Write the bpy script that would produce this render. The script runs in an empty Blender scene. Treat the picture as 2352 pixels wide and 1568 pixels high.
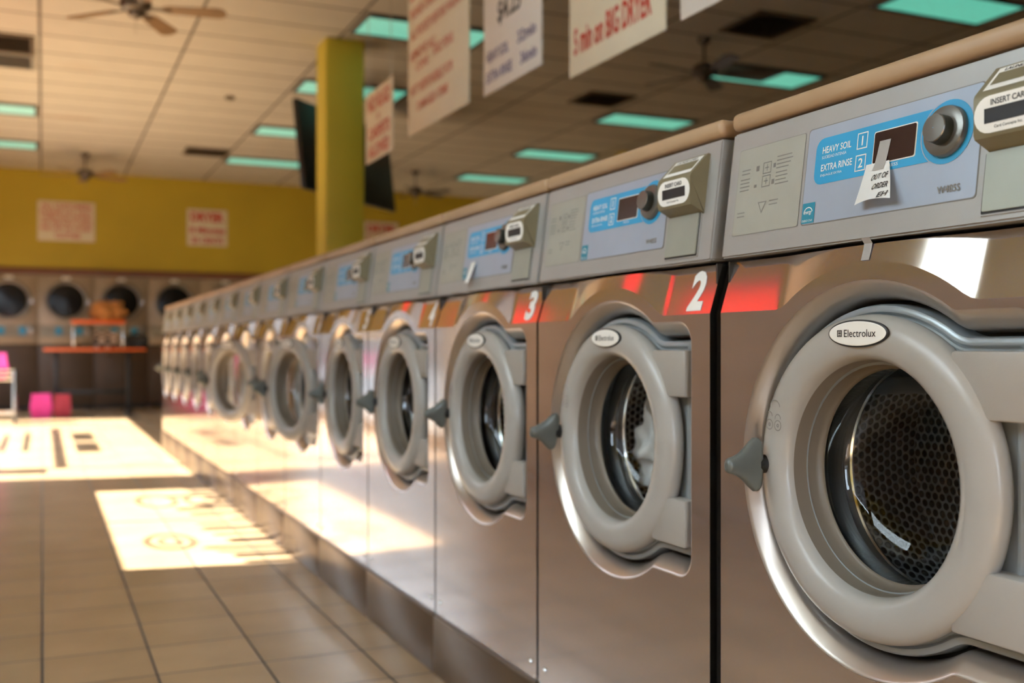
import bpy, bmesh, math, random
from mathutils import Vector, Matrix, Euler

random.seed(7)
S = bpy.context.scene
COL = S.collection
PI = math.pi

# ------------------------------------------------------------------ camera, sky, sun, exposure
CAM_H = 0.955            # eye height
YAW = math.radians(24.208)
cam_data = bpy.data.cameras.new('camera')
cam = bpy.data.objects.new('camera', cam_data)
COL.objects.link(cam)
cam.location = (0.0, 0.0, CAM_H)
cam.rotation_euler = (math.radians(90), 0, -YAW)
cam_data.sensor_width = 36.0
cam_data.lens = 2400 * 36.0 / 2352
cam_data.shift_y = 16 / 2352
cam_data.clip_start = 0.05
cam_data.clip_end = 200
cam_data.dof.use_dof = True
cam_data.dof.focus_distance = 1.50
cam_data.dof.aperture_fstop = 3.2
S.camera = cam

world = bpy.data.worlds.new('sky')
S.world = world
world.use_nodes = True
wn = world.node_tree
wn.nodes.clear()
w_out = wn.nodes.new('ShaderNodeOutputWorld')
w_bg = wn.nodes.new('ShaderNodeBackground')
w_bg.inputs['Color'].default_value = (0.72, 0.84, 1.0, 1)
w_bg.inputs['Strength'].default_value = 10.0
wn.links.new(w_bg.outputs[0], w_out.inputs[0])

SUN_AZ = math.radians(-9.5)          # heading of the light, from +x towards +y
SUN_TAN = 1.05                       # tangent of the sun's elevation
sun_data = bpy.data.lights.new('sun', 'SUN')
sun_data.energy = 24.0
sun_data.angle = math.radians(0.6)
sun_data.color = (1.0, 0.925, 0.81)
sun = bpy.data.objects.new('sun', sun_data)
COL.objects.link(sun)
sun_dir = Vector((math.cos(SUN_AZ), math.sin(SUN_AZ), -SUN_TAN)).normalized()
sun.rotation_euler = sun_dir.to_track_quat('-Z', 'Y').to_euler()
sun.location = (-6, 5, 8)

S.view_settings.view_transform = 'Standard'
S.view_settings.look = 'None'
S.view_settings.gamma = 1.0
S.view_settings.use_curve_mapping = False
S.view_settings.exposure = 0.9
try:
    S.cycles.caustics_reflective = False
    S.cycles.caustics_refractive = False
    S.cycles.sample_clamp_indirect = 6.0
    S.cycles.max_bounces = 10
    S.cycles.diffuse_bounces = 5
    S.cycles.glossy_bounces = 5
    S.cycles.transparent_max_bounces = 12
    S.cycles.use_denoising = True
except Exception:
    pass

# ------------------------------------------------------------------ materials
def new_mat(name):
    m = bpy.data.materials.new(name)
    m.use_nodes = True
    nt = m.node_tree
    return m, nt, nt.nodes['Principled BSDF']

def mat(name, color, rough=0.5, metal=0.0, var=0.06, scale=6.0, bump=0.0, bscale=80.0, spec=0.5, stretch=None, rvar=0.0):
    m, nt, p = new_mat(name)
    N, L = nt.nodes, nt.links
    p.inputs['Metallic'].default_value = metal
    p.inputs['Roughness'].default_value = rough
    p.inputs['Specular IOR Level'].default_value = spec
    tc = N.new('ShaderNodeTexCoord')
    mp = N.new('ShaderNodeMapping')
    L.new(tc.outputs['Object'], mp.inputs['Vector'])
    if stretch:
        mp.inputs['Scale'].default_value = stretch
    ns = N.new('ShaderNodeTexNoise')
    ns.inputs['Scale'].default_value = scale
    ns.inputs['Detail'].default_value = 4
    L.new(mp.outputs[0], ns.inputs['Vector'])
    rp = N.new('ShaderNodeValToRGB')
    c = color
    lo = [max(0, x * (1 - var)) for x in c]
    hi = [min(1, x * (1 + var)) for x in c]
    rp.color_ramp.elements[0].position = 0.3
    rp.color_ramp.elements[1].position = 0.7
    rp.color_ramp.elements[0].color = (*lo, 1)
    rp.color_ramp.elements[1].color = (*hi, 1)
    L.new(ns.outputs['Fac'], rp.inputs[0])
    L.new(rp.outputs[0], p.inputs['Base Color'])
    if rvar:
        mr = N.new('ShaderNodeMapRange')
        mr.inputs['To Min'].default_value = max(0.02, rough - rvar)
        mr.inputs['To Max'].default_value = rough + rvar
        L.new(ns.outputs['Fac'], mr.inputs['Value'])
        L.new(mr.outputs[0], p.inputs['Roughness'])
    if bump:
        nb = N.new('ShaderNodeTexNoise')
        nb.inputs['Scale'].default_value = bscale
        nb.inputs['Detail'].default_value = 3
        L.new(mp.outputs[0], nb.inputs['Vector'])
        bp = N.new('ShaderNodeBump')
        bp.inputs['Strength'].default_value = bump
        bp.inputs['Distance'].default_value = 0.004
        L.new(nb.outputs['Fac'], bp.inputs['Height'])
        L.new(bp.outputs[0], p.inputs['Normal'])
    return m

def emis(name, color, strength, base=(0.5, 0.6, 0.55), nscale=60.0, var=0.35):
    m, nt, p = new_mat(name)
    N, L = nt.nodes, nt.links
    p.inputs['Base Color'].default_value = (*base, 1)
    p.inputs['Roughness'].default_value = 0.4
    tc = N.new('ShaderNodeTexCoord')
    ns = N.new('ShaderNodeTexVoronoi')
    ns.inputs['Scale'].default_value = nscale
    L.new(tc.outputs['Object'], ns.inputs['Vector'])
    mr = N.new('ShaderNodeMapRange')
    mr.inputs['To Min'].default_value = strength * (1 + var)
    mr.inputs['To Max'].default_value = strength * (1 - var)
    L.new(ns.outputs['Distance'], mr.inputs['Value'])
    L.new(mr.outputs[0], p.inputs['Emission Strength'])
    p.inputs['Emission Color'].default_value = (*color, 1)
    return m

def thin_glass(name, tint=(0.96, 0.98, 0.97), rough=0.02, refl=1.0):
    m = bpy.data.materials.new(name)
    m.use_nodes = True
    nt = m.node_tree
    N, L = nt.nodes, nt.links
    N.clear()
    out = N.new('ShaderNodeOutputMaterial')
    tr = N.new('ShaderNodeBsdfTransparent')
    tr.inputs['Color'].default_value = (*tint, 1)
    gl = N.new('ShaderNodeBsdfGlossy')
    gl.inputs['Roughness'].default_value = rough
    gl.inputs['Color'].default_value = (refl, refl, refl, 1)
    lw = N.new('ShaderNodeLayerWeight')          # Schlick reflectance, same from both sides
    lw.inputs['Blend'].default_value = 0.5
    pw = N.new('ShaderNodeMath'); pw.operation = 'POWER'
    L.new(lw.outputs['Facing'], pw.inputs[0]); pw.inputs[1].default_value = 5.0
    fr = N.new('ShaderNodeMath'); fr.operation = 'MULTIPLY_ADD'
    L.new(pw.outputs[0], fr.inputs[0]); fr.inputs[1].default_value = 0.96; fr.inputs[2].default_value = 0.04
    mx = N.new('ShaderNodeMixShader')
    L.new(fr.outputs[0], mx.inputs[0])
    L.new(tr.outputs[0], mx.inputs[1])
    L.new(gl.outputs[0], mx.inputs[2])
    L.new(mx.outputs[0], out.inputs['Surface'])
    return m

def translucent(name, color, mixd=0.4):
    m = bpy.data.materials.new(name)
    m.use_nodes = True
    nt = m.node_tree
    N, L = nt.nodes, nt.links
    N.clear()
    out = N.new('ShaderNodeOutputMaterial')
    a = N.new('ShaderNodeBsdfTranslucent')
    a.inputs['Color'].default_value = (*color, 1)
    b = N.new('ShaderNodeBsdfDiffuse')
    b.inputs['Color'].default_value = (*color, 1)
    mx = N.new('ShaderNodeMixShader')
    mx.inputs[0].default_value = mixd
    L.new(a.outputs[0], mx.inputs[1])
    L.new(b.outputs[0], mx.inputs[2])
    L.new(mx.outputs[0], out.inputs['Surface'])
    return m

def grid_mat(name, base, line, sx, sy, ox, oy, lw, rough, var=0.08, nscale=1.2, bump=0.0, spec=0.5, fine=0.0, stain=None):
    """rectangular tiles with joints, laid out in metres on the horizontal plane"""
    m, nt, p = new_mat(name)
    N, L = nt.nodes, nt.links
    tc = N.new('ShaderNodeTexCoord')
    sp = N.new('ShaderNodeSeparateXYZ')
    L.new(tc.outputs['Object'], sp.inputs[0])
    def joint(sock, size, off):
        a = N.new('ShaderNodeMath'); a.operation = 'SUBTRACT'
        L.new(sock, a.inputs[0]); a.inputs[1].default_value = off - 100 * size
        b = N.new('ShaderNodeMath'); b.operation = 'MODULO'
        L.new(a.outputs[0], b.inputs[0]); b.inputs[1].default_value = size
        c = N.new('ShaderNodeMath'); c.operation = 'PINGPONG'
        L.new(b.outputs[0], c.inputs[0]); c.inputs[1].default_value = size / 2
        d = N.new('ShaderNodeMapRange')
        d.inputs['From Min'].default_value = lw * 0.5
        d.inputs['From Max'].default_value = lw * 0.9
        L.new(c.outputs[0], d.inputs['Value'])
        fl = N.new('ShaderNodeMath'); fl.operation = 'DIVIDE'
        L.new(a.outputs[0], fl.inputs[0]); fl.inputs[1].default_value = size
        f2 = N.new('ShaderNodeMath'); f2.operation = 'FLOOR'
        L.new(fl.outputs[0], f2.inputs[0])
        return d.outputs[0], f2.outputs[0]
    jx, ix = joint(sp.outputs['X'], sx, ox)
    jy, iy = joint(sp.outputs['Y'], sy, oy)
    mn = N.new('ShaderNodeMath'); mn.operation = 'MINIMUM'
    L.new(jx, mn.inputs[0]); L.new(jy, mn.inputs[1])
    cb = N.new('ShaderNodeCombineXYZ')
    L.new(ix, cb.inputs[0]); L.new(iy, cb.inputs[1])
    wn_ = N.new('ShaderNodeTexWhiteNoise'); wn_.noise_dimensions = '2D'
    L.new(cb.outputs[0], wn_.inputs['Vector'])
    ns = N.new('ShaderNodeTexNoise')
    ns.inputs['Scale'].default_value = nscale
    ns.inputs['Detail'].default_value = 6
    L.new(tc.outputs['Object'], ns.inputs['Vector'])
    ad = N.new('ShaderNodeMath'); ad.operation = 'MULTIPLY_ADD'
    L.new(wn_.outputs['Value'], ad.inputs[0]); ad.inputs[1].default_value = 0.35
    L.new(ns.outputs['Fac'], ad.inputs[2])
    rp = N.new('ShaderNodeValToRGB')
    rp.color_ramp.elements[0].position = 0.35
    rp.color_ramp.elements[1].position = 1.0
    rp.color_ramp.elements[0].color = (*[max(0, c * (1 - var)) for c in base], 1)
    rp.color_ramp.elements[1].color = (*[min(1, c * (1 + var)) for c in base], 1)
    L.new(ad.outputs[0], rp.inputs[0])
    mx = N.new('ShaderNodeMix'); mx.data_type = 'RGBA'
    L.new(mn.outputs[0], mx.inputs['Factor'])
    mx.inputs['A'].default_value = (*line, 1)
    L.new(rp.outputs[0], mx.inputs['B'])
    last = mx.outputs['Result']
    if stain:
        for (qx, qy, rx, ry, amt, scol) in stain:
            g1 = N.new('ShaderNodeVectorMath'); g1.operation = 'SUBTRACT'
            L.new(tc.outputs['Object'], g1.inputs[0]); g1.inputs[1].default_value = (qx, qy, 0)
            g2 = N.new('ShaderNodeVectorMath'); g2.operation = 'MULTIPLY'
            L.new(g1.outputs[0], g2.inputs[0]); g2.inputs[1].default_value = (1 / rx, 1 / ry, 0)
            g3 = N.new('ShaderNodeVectorMath'); g3.operation = 'LENGTH'
            L.new(g2.outputs[0], g3.inputs[0])
            g4 = N.new('ShaderNodeMapRange')
            g4.inputs['From Min'].default_value = 1.0
            g4.inputs['From Max'].default_value = 0.6
            g4.inputs['To Max'].default_value = amt
            L.new(g3.outputs['Value'], g4.inputs['Value'])
            g5 = N.new('ShaderNodeMix'); g5.data_type = 'RGBA'
            L.new(g4.outputs[0], g5.inputs['Factor'])
            L.new(last, g5.inputs['A'])
            g5.inputs['B'].default_value = (*scol, 1)
            last = g5.outputs['Result']
    L.new(last, p.inputs['Base Color'])
    rm = N.new('ShaderNodeMapRange')
    rm.inputs['To Min'].default_value = 0.9
    rm.inputs['To Max'].default_value = rough
    L.new(mn.outputs[0], rm.inputs['Value'])
    L.new(rm.outputs[0], p.inputs['Roughness'])
    p.inputs['Specular IOR Level'].default_value = spec
    bp = N.new('ShaderNodeBump')
    bp.inputs['Strength'].default_value = 0.25
    bp.inputs['Distance'].default_value = 0.0015
    hh = mn.outputs[0]
    if fine:
        n2 = N.new('ShaderNodeTexNoise')
        n2.inputs['Scale'].default_value = 160
        L.new(tc.outputs['Object'], n2.inputs['Vector'])
        a2 = N.new('ShaderNodeMath'); a2.operation = 'MULTIPLY_ADD'
        L.new(n2.outputs['Fac'], a2.inputs[0]); a2.inputs[1].default_value = fine
        L.new(mn.outputs[0], a2.inputs[2])
        hh = a2.outputs[0]
    L.new(hh, bp.inputs['Height'])
    L.new(bp.outputs[0], p.inputs['Normal'])
    return m

def perforated_mat(name, side=False):
    """drum steel with staggered round holes (plane Y-Z of the machine)"""
    m, nt, p = new_mat(name)
    N, L = nt.nodes, nt.links
    tc = N.new('ShaderNodeTexCoord')
    sp = N.new('ShaderNodeSeparateXYZ')
    L.new(tc.outputs['Object'], sp.inputs[0])
    def M(op, a, b=None, c=None):
        n = N.new('ShaderNodeMath'); n.operation = op
        for i, v in enumerate((a, b, c)):
            if v is None: continue
            if hasattr(v, 'links'): L.new(v, n.inputs[i])
            else: n.inputs[i].default_value = v
        return n.outputs[0]
    P = 0.0165
    SY, SZ = sp.outputs['Y'], sp.outputs['Z']
    if side:
        zz = M('SUBTRACT', sp.outputs['Z'], 0.772)
        SY = M('MULTIPLY', M('ARCTAN2', zz, sp.outputs['Y']), 0.2532)
        SZ = sp.outputs['X']
    def dist(off):
        y = M('ADD', SY, 60 * P + off * P * 0.5)
        z = M('ADD', SZ, 60 * P * 1.732 + off * P * 0.866)
        fy = M('SUBTRACT', M('MODULO', y, P), P / 2)
        fz = M('SUBTRACT', M('MODULO', z, P * 1.732), P * 0.866)
        return M('SQRT', M('ADD', M('MULTIPLY', fy, fy), M('MULTIPLY', fz, fz)))
    d = M('MINIMUM', dist(0), dist(1))
    mr = N.new('ShaderNodeMapRange')
    mr.inputs['From Min'].default_value = 0.0059
    mr.inputs['From Max'].default_value = 0.0067
    L.new(d, mr.inputs['Value'])
    mx = N.new('ShaderNodeMix'); mx.data_type = 'RGBA'
    L.new(mr.outputs[0], mx.inputs['Factor'])
    mx.inputs['A'].default_value = (0.004, 0.004, 0.004, 1)
    mx.inputs['B'].default_value = (0.52, 0.56, 0.58, 1)
    L.new(mx.outputs['Result'], p.inputs['Base Color'])
    mm = M('MULTIPLY', mr.outputs[0], 0.8)
    L.new(mm, p.inputs['Metallic'])
    p.inputs['Roughness'].default_value = 0.32
    bp = N.new('ShaderNodeBump')
    bp.inputs['Strength'].default_value = 0.8
    bp.inputs['Distance'].default_value = 0.003
    m2 = N.new('ShaderNodeMapRange')
    m2.inputs['From Min'].default_value = 0.0046
    m2.inputs['From Max'].default_value = 0.0082
    L.new(d, m2.inputs['Value'])
    L.new(m2.outputs[0], bp.inputs['Height'])
    L.new(bp.outputs[0], p.inputs['Normal'])
    return m

M = {}
M['steel'] = mat('stainless_steel', (0.64, 0.56, 0.51), 0.10, 0.85, 0.04, 3.0, stretch=(1, 1, 6), rvar=0.02)
M['rim'] = mat('satin_steel_rim', (0.62, 0.55, 0.49), 0.30, 0.85, 0.03, 6.0)
M['liner'] = mat('door_liner_taupe', (0.20, 0.165, 0.125), 0.4, 0.0, 0.04, 12)  # inner cone of the door ring, with its shade put into the colour
M['plinth'] = mat('plinth_steel', (0.16, 0.11, 0.07), 0.30, 0.5, 0.15, 5.0)
M['panel'] = mat('control_panel_grey', (0.41, 0.40, 0.38), 0.38, 0.25, 0.03, 10, 0.05, 300)
M['top'] = mat('top_panel_tan', (0.46, 0.30, 0.17), 0.45, 0.0, 0.06, 8)
M['cabinet'] = mat('cabinet_side_dark', (0.05, 0.045, 0.04), 0.5, 0.3, 0.1, 6)
M['door'] = mat('door_grey_plastic', (0.42, 0.40, 0.365), 0.27, 0.0, 0.03, 12, 0.03, 260)
M['hinge'] = mat('hinge_grey_plastic', (0.40, 0.37, 0.33), 0.42, 0.0, 0.03, 12, 0.04, 300)
M['surround'] = mat('surround_blue_grey', (0.38, 0.42, 0.44), 0.28, 0.3, 0.05, 10)
M['black'] = mat('black_rubber', (0.012, 0.013, 0.014), 0.35, 0.0, 0.2, 10)
M['recess'] = mat('recess_black', (0.02, 0.02, 0.02), 0.6, 0.0, 0.2, 10)
M['chrome'] = mat('chrome', (0.8, 0.8, 0.78), 0.12, 1.0, 0.03, 8)
M['drum'] = mat('drum_steel', (0.45, 0.46, 0.46), 0.3, 0.9, 0.08, 10)
M['perf'] = perforated_mat('drum_perforated_steel')
M['perfside'] = perforated_mat('drum_perforated_side', True)
M['glass'] = thin_glass('door_glass_clear', (0.93, 0.96, 0.96))
M['handle'] = mat('handle_grey_green', (0.15, 0.165, 0.155), 0.35, 0.2, 0.1, 20)
M['white'] = mat('white_vinyl', (0.93, 0.91, 0.85), 0.5, 0, 0.03, 20)
M['ink'] = mat('black_ink', (0.02, 0.02, 0.022), 0.5, 0, 0.1, 20)
M['greyink'] = mat('grey_ink', (0.22, 0.21, 0.19), 0.5, 0, 0.1, 20)
M['sticker'] = mat('instruction_sticker_paper', (0.40, 0.39, 0.33), 0.45, 0, 0.03, 20)
M['label'] = mat('control_label_blue_grey', (0.40, 0.46, 0.56), 0.35, 0.2, 0.03, 14)
M['blue'] = mat('label_blue', (0.03, 0.37, 0.68), 0.35, 0, 0.05, 14)
M['teal'] = mat('energy_teal', (0.02, 0.26, 0.38), 0.4, 0, 0.05, 14)
M['display'] = mat('display_dark', (0.045, 0.022, 0.02), 0.15, 0, 0.2, 14)
M['dial'] = mat('dial_grey', (0.20, 0.19, 0.17), 0.25, 0.5, 0.06, 20)
M['dialdark'] = mat('dial_side_dark', (0.03, 0.035, 0.03), 0.4, 0.2, 0.06, 20)  # side of the dial's knob, its shade painted in as a darker tone
M['reader'] = mat('card_reader_olive', (0.23, 0.20, 0.12), 0.42, 0.15, 0.05, 20)
M['cover'] = mat('cover_plate_grey_green', (0.38, 0.40, 0.34), 0.4, 0.3, 0.04, 16)
M['paper'] = mat('note_paper', (0.80, 0.79, 0.76), 0.7, 0, 0.03, 20)
M['tape'] = mat('clear_tape', (0.42, 0.40, 0.38), 0.3, 0, 0.06, 30)
M['floor'] = grid_mat('floor_tile', (0.46, 0.31, 0.18), (0.06, 0.045, 0.03), 0.3075, 0.3075, 0.0, 0.14, 0.006, 0.22, 0.16, 3.0, spec=0.5)
M['ceiling'] = grid_mat('ceiling_tile', (0.68, 0.63, 0.53), (0.18, 0.15, 0.12), 1.225, 0.595, -0.02, 0.06, 0.018, 0.85, 0.05, 4.0, spec=0.1, fine=1.5,
                        stain=[(0.30, 13.7, 0.42, 0.07, 0.55, (0.45, 0.27, 0.14)), (0.35, 11.2, 0.25, 0.2, 0.15, (0.6, 0.45, 0.3))])
M['yellow'] = mat('yellow_wall_paint', (0.60, 0.44, 0.03), 0.6, 0, 0.05, 1.5, 0.04, 60)
M['pillar'] = mat('yellow_pillar_paint', (0.72, 0.58, 0.05), 0.55, 0, 0.04, 2, 0.03, 60)
M['brown'] = mat('brown_trim', (0.20, 0.075, 0.025), 0.5, 0, 0.12, 5)
M['wallbrown'] = mat('brown_wall_panel', (0.66, 0.52, 0.43), 0.6, 0, 0.08, 3)
M['across'] = mat('building_across_brown', (0.055, 0.04, 0.032), 0.8, 0, 0.2, 0.3)
M['darkwall'] = mat('dark_store_wall', (0.06, 0.04, 0.02), 0.7, 0, 0.1, 2)
M['red'] = mat('red_ink', (0.62, 0.045, 0.025), 0.55, 0, 0.06, 20)
M['redfade'] = mat('faded_red_ink', (0.62, 0.13, 0.08), 0.55, 0, 0.06, 20)
M['blueink'] = mat('violet_blue_ink', (0.10, 0.08, 0.25), 0.55, 0, 0.06, 20)
M['signboard'] = mat('sign_board_cream', (0.88, 0.79, 0.60), 0.6, 0, 0.03, 5)
M['signwhite'] = mat('sign_board_white', (0.88, 0.83, 0.76), 0.6, 0, 0.03, 5)
M['troffer'] = mat('troffer_frame', (0.12, 0.11, 0.09), 0.6, 0, 0.1, 5)
M['tube'] = emis('fluorescent_diffuser', (0.12, 0.62, 0.45), 0.42)
M['tubeoff'] = mat('unlit_diffuser', (0.10, 0.16, 0.13), 0.5, 0, 0.1, 30)
M['vent'] = mat('vent_metal', (0.14, 0.10, 0.06), 0.6, 0.2, 0.1, 10)
M['ventgrey'] = mat('vent_grey', (0.36, 0.33, 0.27), 0.6, 0.2, 0.1, 10)
M['fanwood'] = mat('fan_blade_wood', (0.34, 0.20, 0.09), 0.45, 0, 0.12, 6)
M['fanmetal'] = mat('fan_metal', (0.14, 0.11, 0.08), 0.4, 0.5, 0.1, 10)
M['tv'] = mat('black_plastic', (0.012, 0.012, 0.012), 0.45, 0, 0.1, 10)
M['dryer'] = mat('dryer_panel', (0.40, 0.31, 0.22), 0.4, 0.4, 0.05, 6)
M['dryerring'] = mat('dryer_ring', (0.26, 0.22, 0.18), 0.3, 0.7, 0.05, 6)
M['darkglass'] = mat('dryer_dark_glass', (0.01, 0.009, 0.008), 0.2, 0, 0.1, 6, spec=0.25)
M['dryerlow'] = mat('dryer_lower_brown', (0.10, 0.06, 0.035), 0.45, 0.2, 0.1, 6)
M['orange'] = mat('orange_laminate', (0.75, 0.13, 0.02), 0.4, 0, 0.04, 6)
M['tabletop'] = mat('table_laminate', (0.22, 0.15, 0.10), 0.4, 0, 0.06, 6)
M['pink'] = mat('pink_fabric', (0.72, 0.05, 0.27), 0.8, 0, 0.1, 12, 0.2, 60)
M['redfab'] = mat('red_fabric', (0.35, 0.03, 0.05), 0.8, 0, 0.1, 12, 0.2, 60)
M['navy'] = mat('navy_fabric', (0.02, 0.02, 0.06), 0.8, 0, 0.1, 12, 0.2, 60)
M['tan'] = mat('tan_fabric', (0.45, 0.20, 0.06), 0.85, 0, 0.2, 14, 0.3, 40)
M['linen'] = mat('white_laundry', (0.9, 0.86, 0.83), 0.9, 0, 0.06, 14, 0.3, 50)
M['window'] = thin_glass('window_glass', (0.95, 0.97, 0.97))
M['alu'] = mat('dark_bronze_frame', (0.10, 0.07, 0.045), 0.4, 0.5, 0.1, 8)
M['redfilm'] = translucent('red_window_banner', (0.90, 0.15, 0.09), 0.62)
M['frost'] = translucent('frosted_film', (0.84, 0.91, 0.97), 0.1)  # unseen film, added to spread sunlight onto the signs and nearest washer
M['pavement'] = mat('asphalt_pavement', (0.07, 0.065, 0.06), 0.85, 0, 0.12, 1.5, 0.1, 30)

def checker_mat():
    m, nt, p = new_mat('checked_fabric')
    N, L = nt.nodes, nt.links
    tc = N.new('ShaderNodeTexCoord')
    ck = N.new('ShaderNodeTexChecker')
    ck.inputs['Scale'].default_value = 13
    ck.inputs['Color1'].default_value = (0.02, 0.015, 0.015, 1)
    ck.inputs['Color2'].default_value = (0.55, 0.42, 0.36, 1)
    mp = N.new('ShaderNodeMapping'); mp.inputs['Location'].default_value = (0.013, 0.017, 0.011)
    L.new(tc.outputs['Object'], mp.inputs[0]); L.new(mp.outputs[0], ck.inputs['Vector'])
    L.new(ck.outputs['Color'], p.inputs['Base Color'])
    p.inputs['Roughness'].default_value = 0.8
    return m
M['check'] = checker_mat()

# ------------------------------------------------------------------ mesh builder
class MB:
    def __init__(self):
        self.bm = bmesh.new()
        self.mats = []
    def mi(self, m):
        if m not in self.mats: self.mats.append(m)
        return self.mats.index(m)
    def poly(self, verts, faces, m, T=None):
        k = self.mi(m)
        vs = [self.bm.verts.new(T @ Vector(v) if T else Vector(v)) for v in verts]
        for f in faces:
            try:
                fc = self.bm.faces.new([vs[i] for i in f]); fc.material_index = k
            except ValueError:
                pass
        return vs
    def box(self, x0, x1, y0, y1, z0, z1, m, bevel=0.0, T=None, seg=2):
        t = bmesh.new()
        bmesh.ops.create_cube(t, size=1.0)
        for v in t.verts:
            v.co = Vector(((x0 + x1) / 2 + v.co.x * (x1 - x0), (y0 + y1) / 2 + v.co.y * (y1 - y0), (z0 + z1) / 2 + v.co.z * (z1 - z0)))
        if bevel:
            bmesh.ops.bevel(t, geom=t.edges[:], offset=bevel, segments=seg, affect='EDGES', profile=0.5)
        self.merge(t, m, T)
    def merge(self, t, m, T=None):
        t.verts.index_update()
        self.poly([v.co.copy() for v in t.verts], [[v.index for v in f.verts] for f in t.faces], m, T)
        t.free()
    def lathe(self, prof, m, center=(0, 0, 0), axis='x', n=64, close=False, T=None):
        """profile of (radius, along-axis) turned about an axis"""
        vs, fs = [], []
        for j in range(n):
            a = 2 * PI * j / n
            for (r, h) in prof:
                c, s = r * math.cos(a), r * math.sin(a)
                if axis == 'x': p = (center[0] + h, center[1] + c, center[2] + s)
                elif axis == 'y': p = (center[0] + c, center[1] + h, center[2] + s)
                else: p = (center[0] + c, center[1] + s, center[2] + h)
                vs.append(p)
        k = len(prof)
        for j in range(n):
            j2 = (j + 1) % n
            for i in range(k - 1):
                fs.append((j * k + i, j * k + i + 1, j2 * k + i + 1, j2 * k + i))
        self.poly(vs, fs, m, T)
    def tube(self, pts, r, m, n=10):
        pts = [Vector(p) for p in pts]
        vs, fs = [], []
        up = Vector((0.13, 0.27, 1)).normalized()
        for i, p in enumerate(pts):
            d = (pts[min(i + 1, len(pts) - 1)] - pts[max(i - 1, 0)]).normalized()
            u = d.cross(up)
            if u.length < 1e-4: u = d.cross(Vector((1, 0, 0)))
            u.normalize(); w = d.cross(u)
            rr = r[i] if isinstance(r, (list, tuple)) else r
            for j in range(n):
                a = 2 * PI * j / n
                vs.append(p + u * (rr * math.cos(a)) + w * (rr * math.sin(a)))
        for i in range(len(pts) - 1):
            for j in range(n):
                j2 = (j + 1) % n
                fs.append((i * n + j, i * n + j2, (i + 1) * n + j2, (i + 1) * n + j))
        fs.append(tuple(range(n))[::-1])
        fs.append(tuple((len(pts) - 1) * n + j for j in range(n)))
        self.poly(vs, fs, m)
    def strip(self, loops, m, closed=True, T=None):
        """bridge consecutive loops with the same number of points"""
        n = len(loops[0])
        vs = [p for lp in loops for p in lp]
        fs = []
        for i in range(len(loops) - 1):
            for j in range(n if closed else n - 1):
                j2 = (j + 1) % n
                fs.append((i * n + j, i * n + j2, (i + 1) * n + j2, (i + 1) * n + j))
        self.poly(vs, fs, m, T)
    def fill(self, outer, holes, m, T=None):
        """flat face with holes"""
        t = bmesh.new()
        for lp in [outer] + holes:
            vs = [t.verts.new(Vector(p)) for p in lp]
            for i in range(len(vs)):
                t.edges.new((vs[i], vs[(i + 1) % len(vs)]))
        bmesh.ops.triangle_fill(t, use_beauty=True, use_dissolve=False, edges=t.edges[:])
        self.merge(t, m, T)
    def build(self, name, parent=None, angle=35, fix=True):
        bm = self.bm
        if fix:
            bmesh.ops.recalc_face_normals(bm, faces=bm.faces[:])
        lim = math.radians(angle)
        for f in bm.faces: f.smooth = True
        for e in bm.edges:
            if len(e.link_faces) == 2:
                if e.calc_face_angle(0) > lim or e.link_faces[0].material_index != e.link_faces[1].material_index:
                    e.smooth = False
            else:
                e.smooth = False
        me = bpy.data.meshes.new(name)
        bm.to_mesh(me); bm.free()
        for k in self.mats: me.materials.append(M[k])
        o = bpy.data.objects.new(name, me)
        COL.objects.link(o)
        if parent: o.parent = parent
        return o

_font_cache = {}
def text_geo(s, bold=0.0, space=1.0):
    """outline of a text as flat triangles, normalised to a unit-high box starting at the origin"""
    key = (s, bold, space)
    if key in _font_cache: return _font_cache[key]
    cu = bpy.data.curves.new('t', 'FONT')
    cu.body = s; cu.size = 1.0; cu.offset = bold; cu.space_character = space; cu.resolution_u = 3
    o = bpy.data.objects.new('t', cu)
    COL.objects.link(o)
    bpy.context.view_layer.update()
    me = o.to_mesh()
    vs = [v.co.copy() for v in me.vertices]
    fs = [tuple(p.vertices) for p in me.polygons]
    o.to_mesh_clear()
    bpy.data.objects.remove(o); bpy.data.curves.remove(cu)
    x0 = min(v.x for v in vs); x1 = max(v.x for v in vs); y0 = min(v.y for v in vs); y1 = max(v.y for v in vs)
    r = ([((v.x - x0) / (x1 - x0), (v.y - y0) / (y1 - y0)) for v in vs], fs, (x1 - x0) / (y1 - y0))
    _font_cache[key] = r
    return r

def add_text(mb, s, m, fn, u0, v0, h, w=None, bold=0.0, space=1.0, align='l'):
    """fn(u, v) -> 3D point; u to the reader's right, v up"""
    vs, fs, asp = text_geo(s, bold, space)
    ww = w if w else h * asp
    if align == 'c': u0 -= ww / 2
    if align == 'r': u0 -= ww
    mb.poly([fn(u0 + a * ww, v0 + b * h) for a, b in vs], fs, m)

def tag(o, label=None, cat=None, group=None, kind=None):
    if label: o['label'] = label
    if cat: o['category'] = cat
    if group: o['group'] = group
    if kind: o['kind'] = kind
    return o

def empty(name, loc, rz=0.0):
    o = bpy.data.objects.new(name, None)
    COL.objects.link(o)
    o.location = loc
    o.rotation_euler = (0, 0, rz)
    o.empty_display_size = 0.1
    return o

def copy_tree(o, parent=None):
    c = o.copy(); COL.objects.link(c); c.parent = parent
    for ch in list(o.children):
        copy_tree(ch, c)
    return c

# ------------------------------------------------------------------ the room
AX = 1.056          # x of the washers' fronts
WX = -1.35          # inner face of the window wall
CZ_ = 3.742         # ceiling height
YB = -3.2           # wall behind the camera
YF = 17.9           # yellow wall above the dryers
XR = 14.0

def struct(mb, name, angle=35):
    o = mb.build(name, angle=angle)
    o['kind'] = 'structure'
    return o

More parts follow.
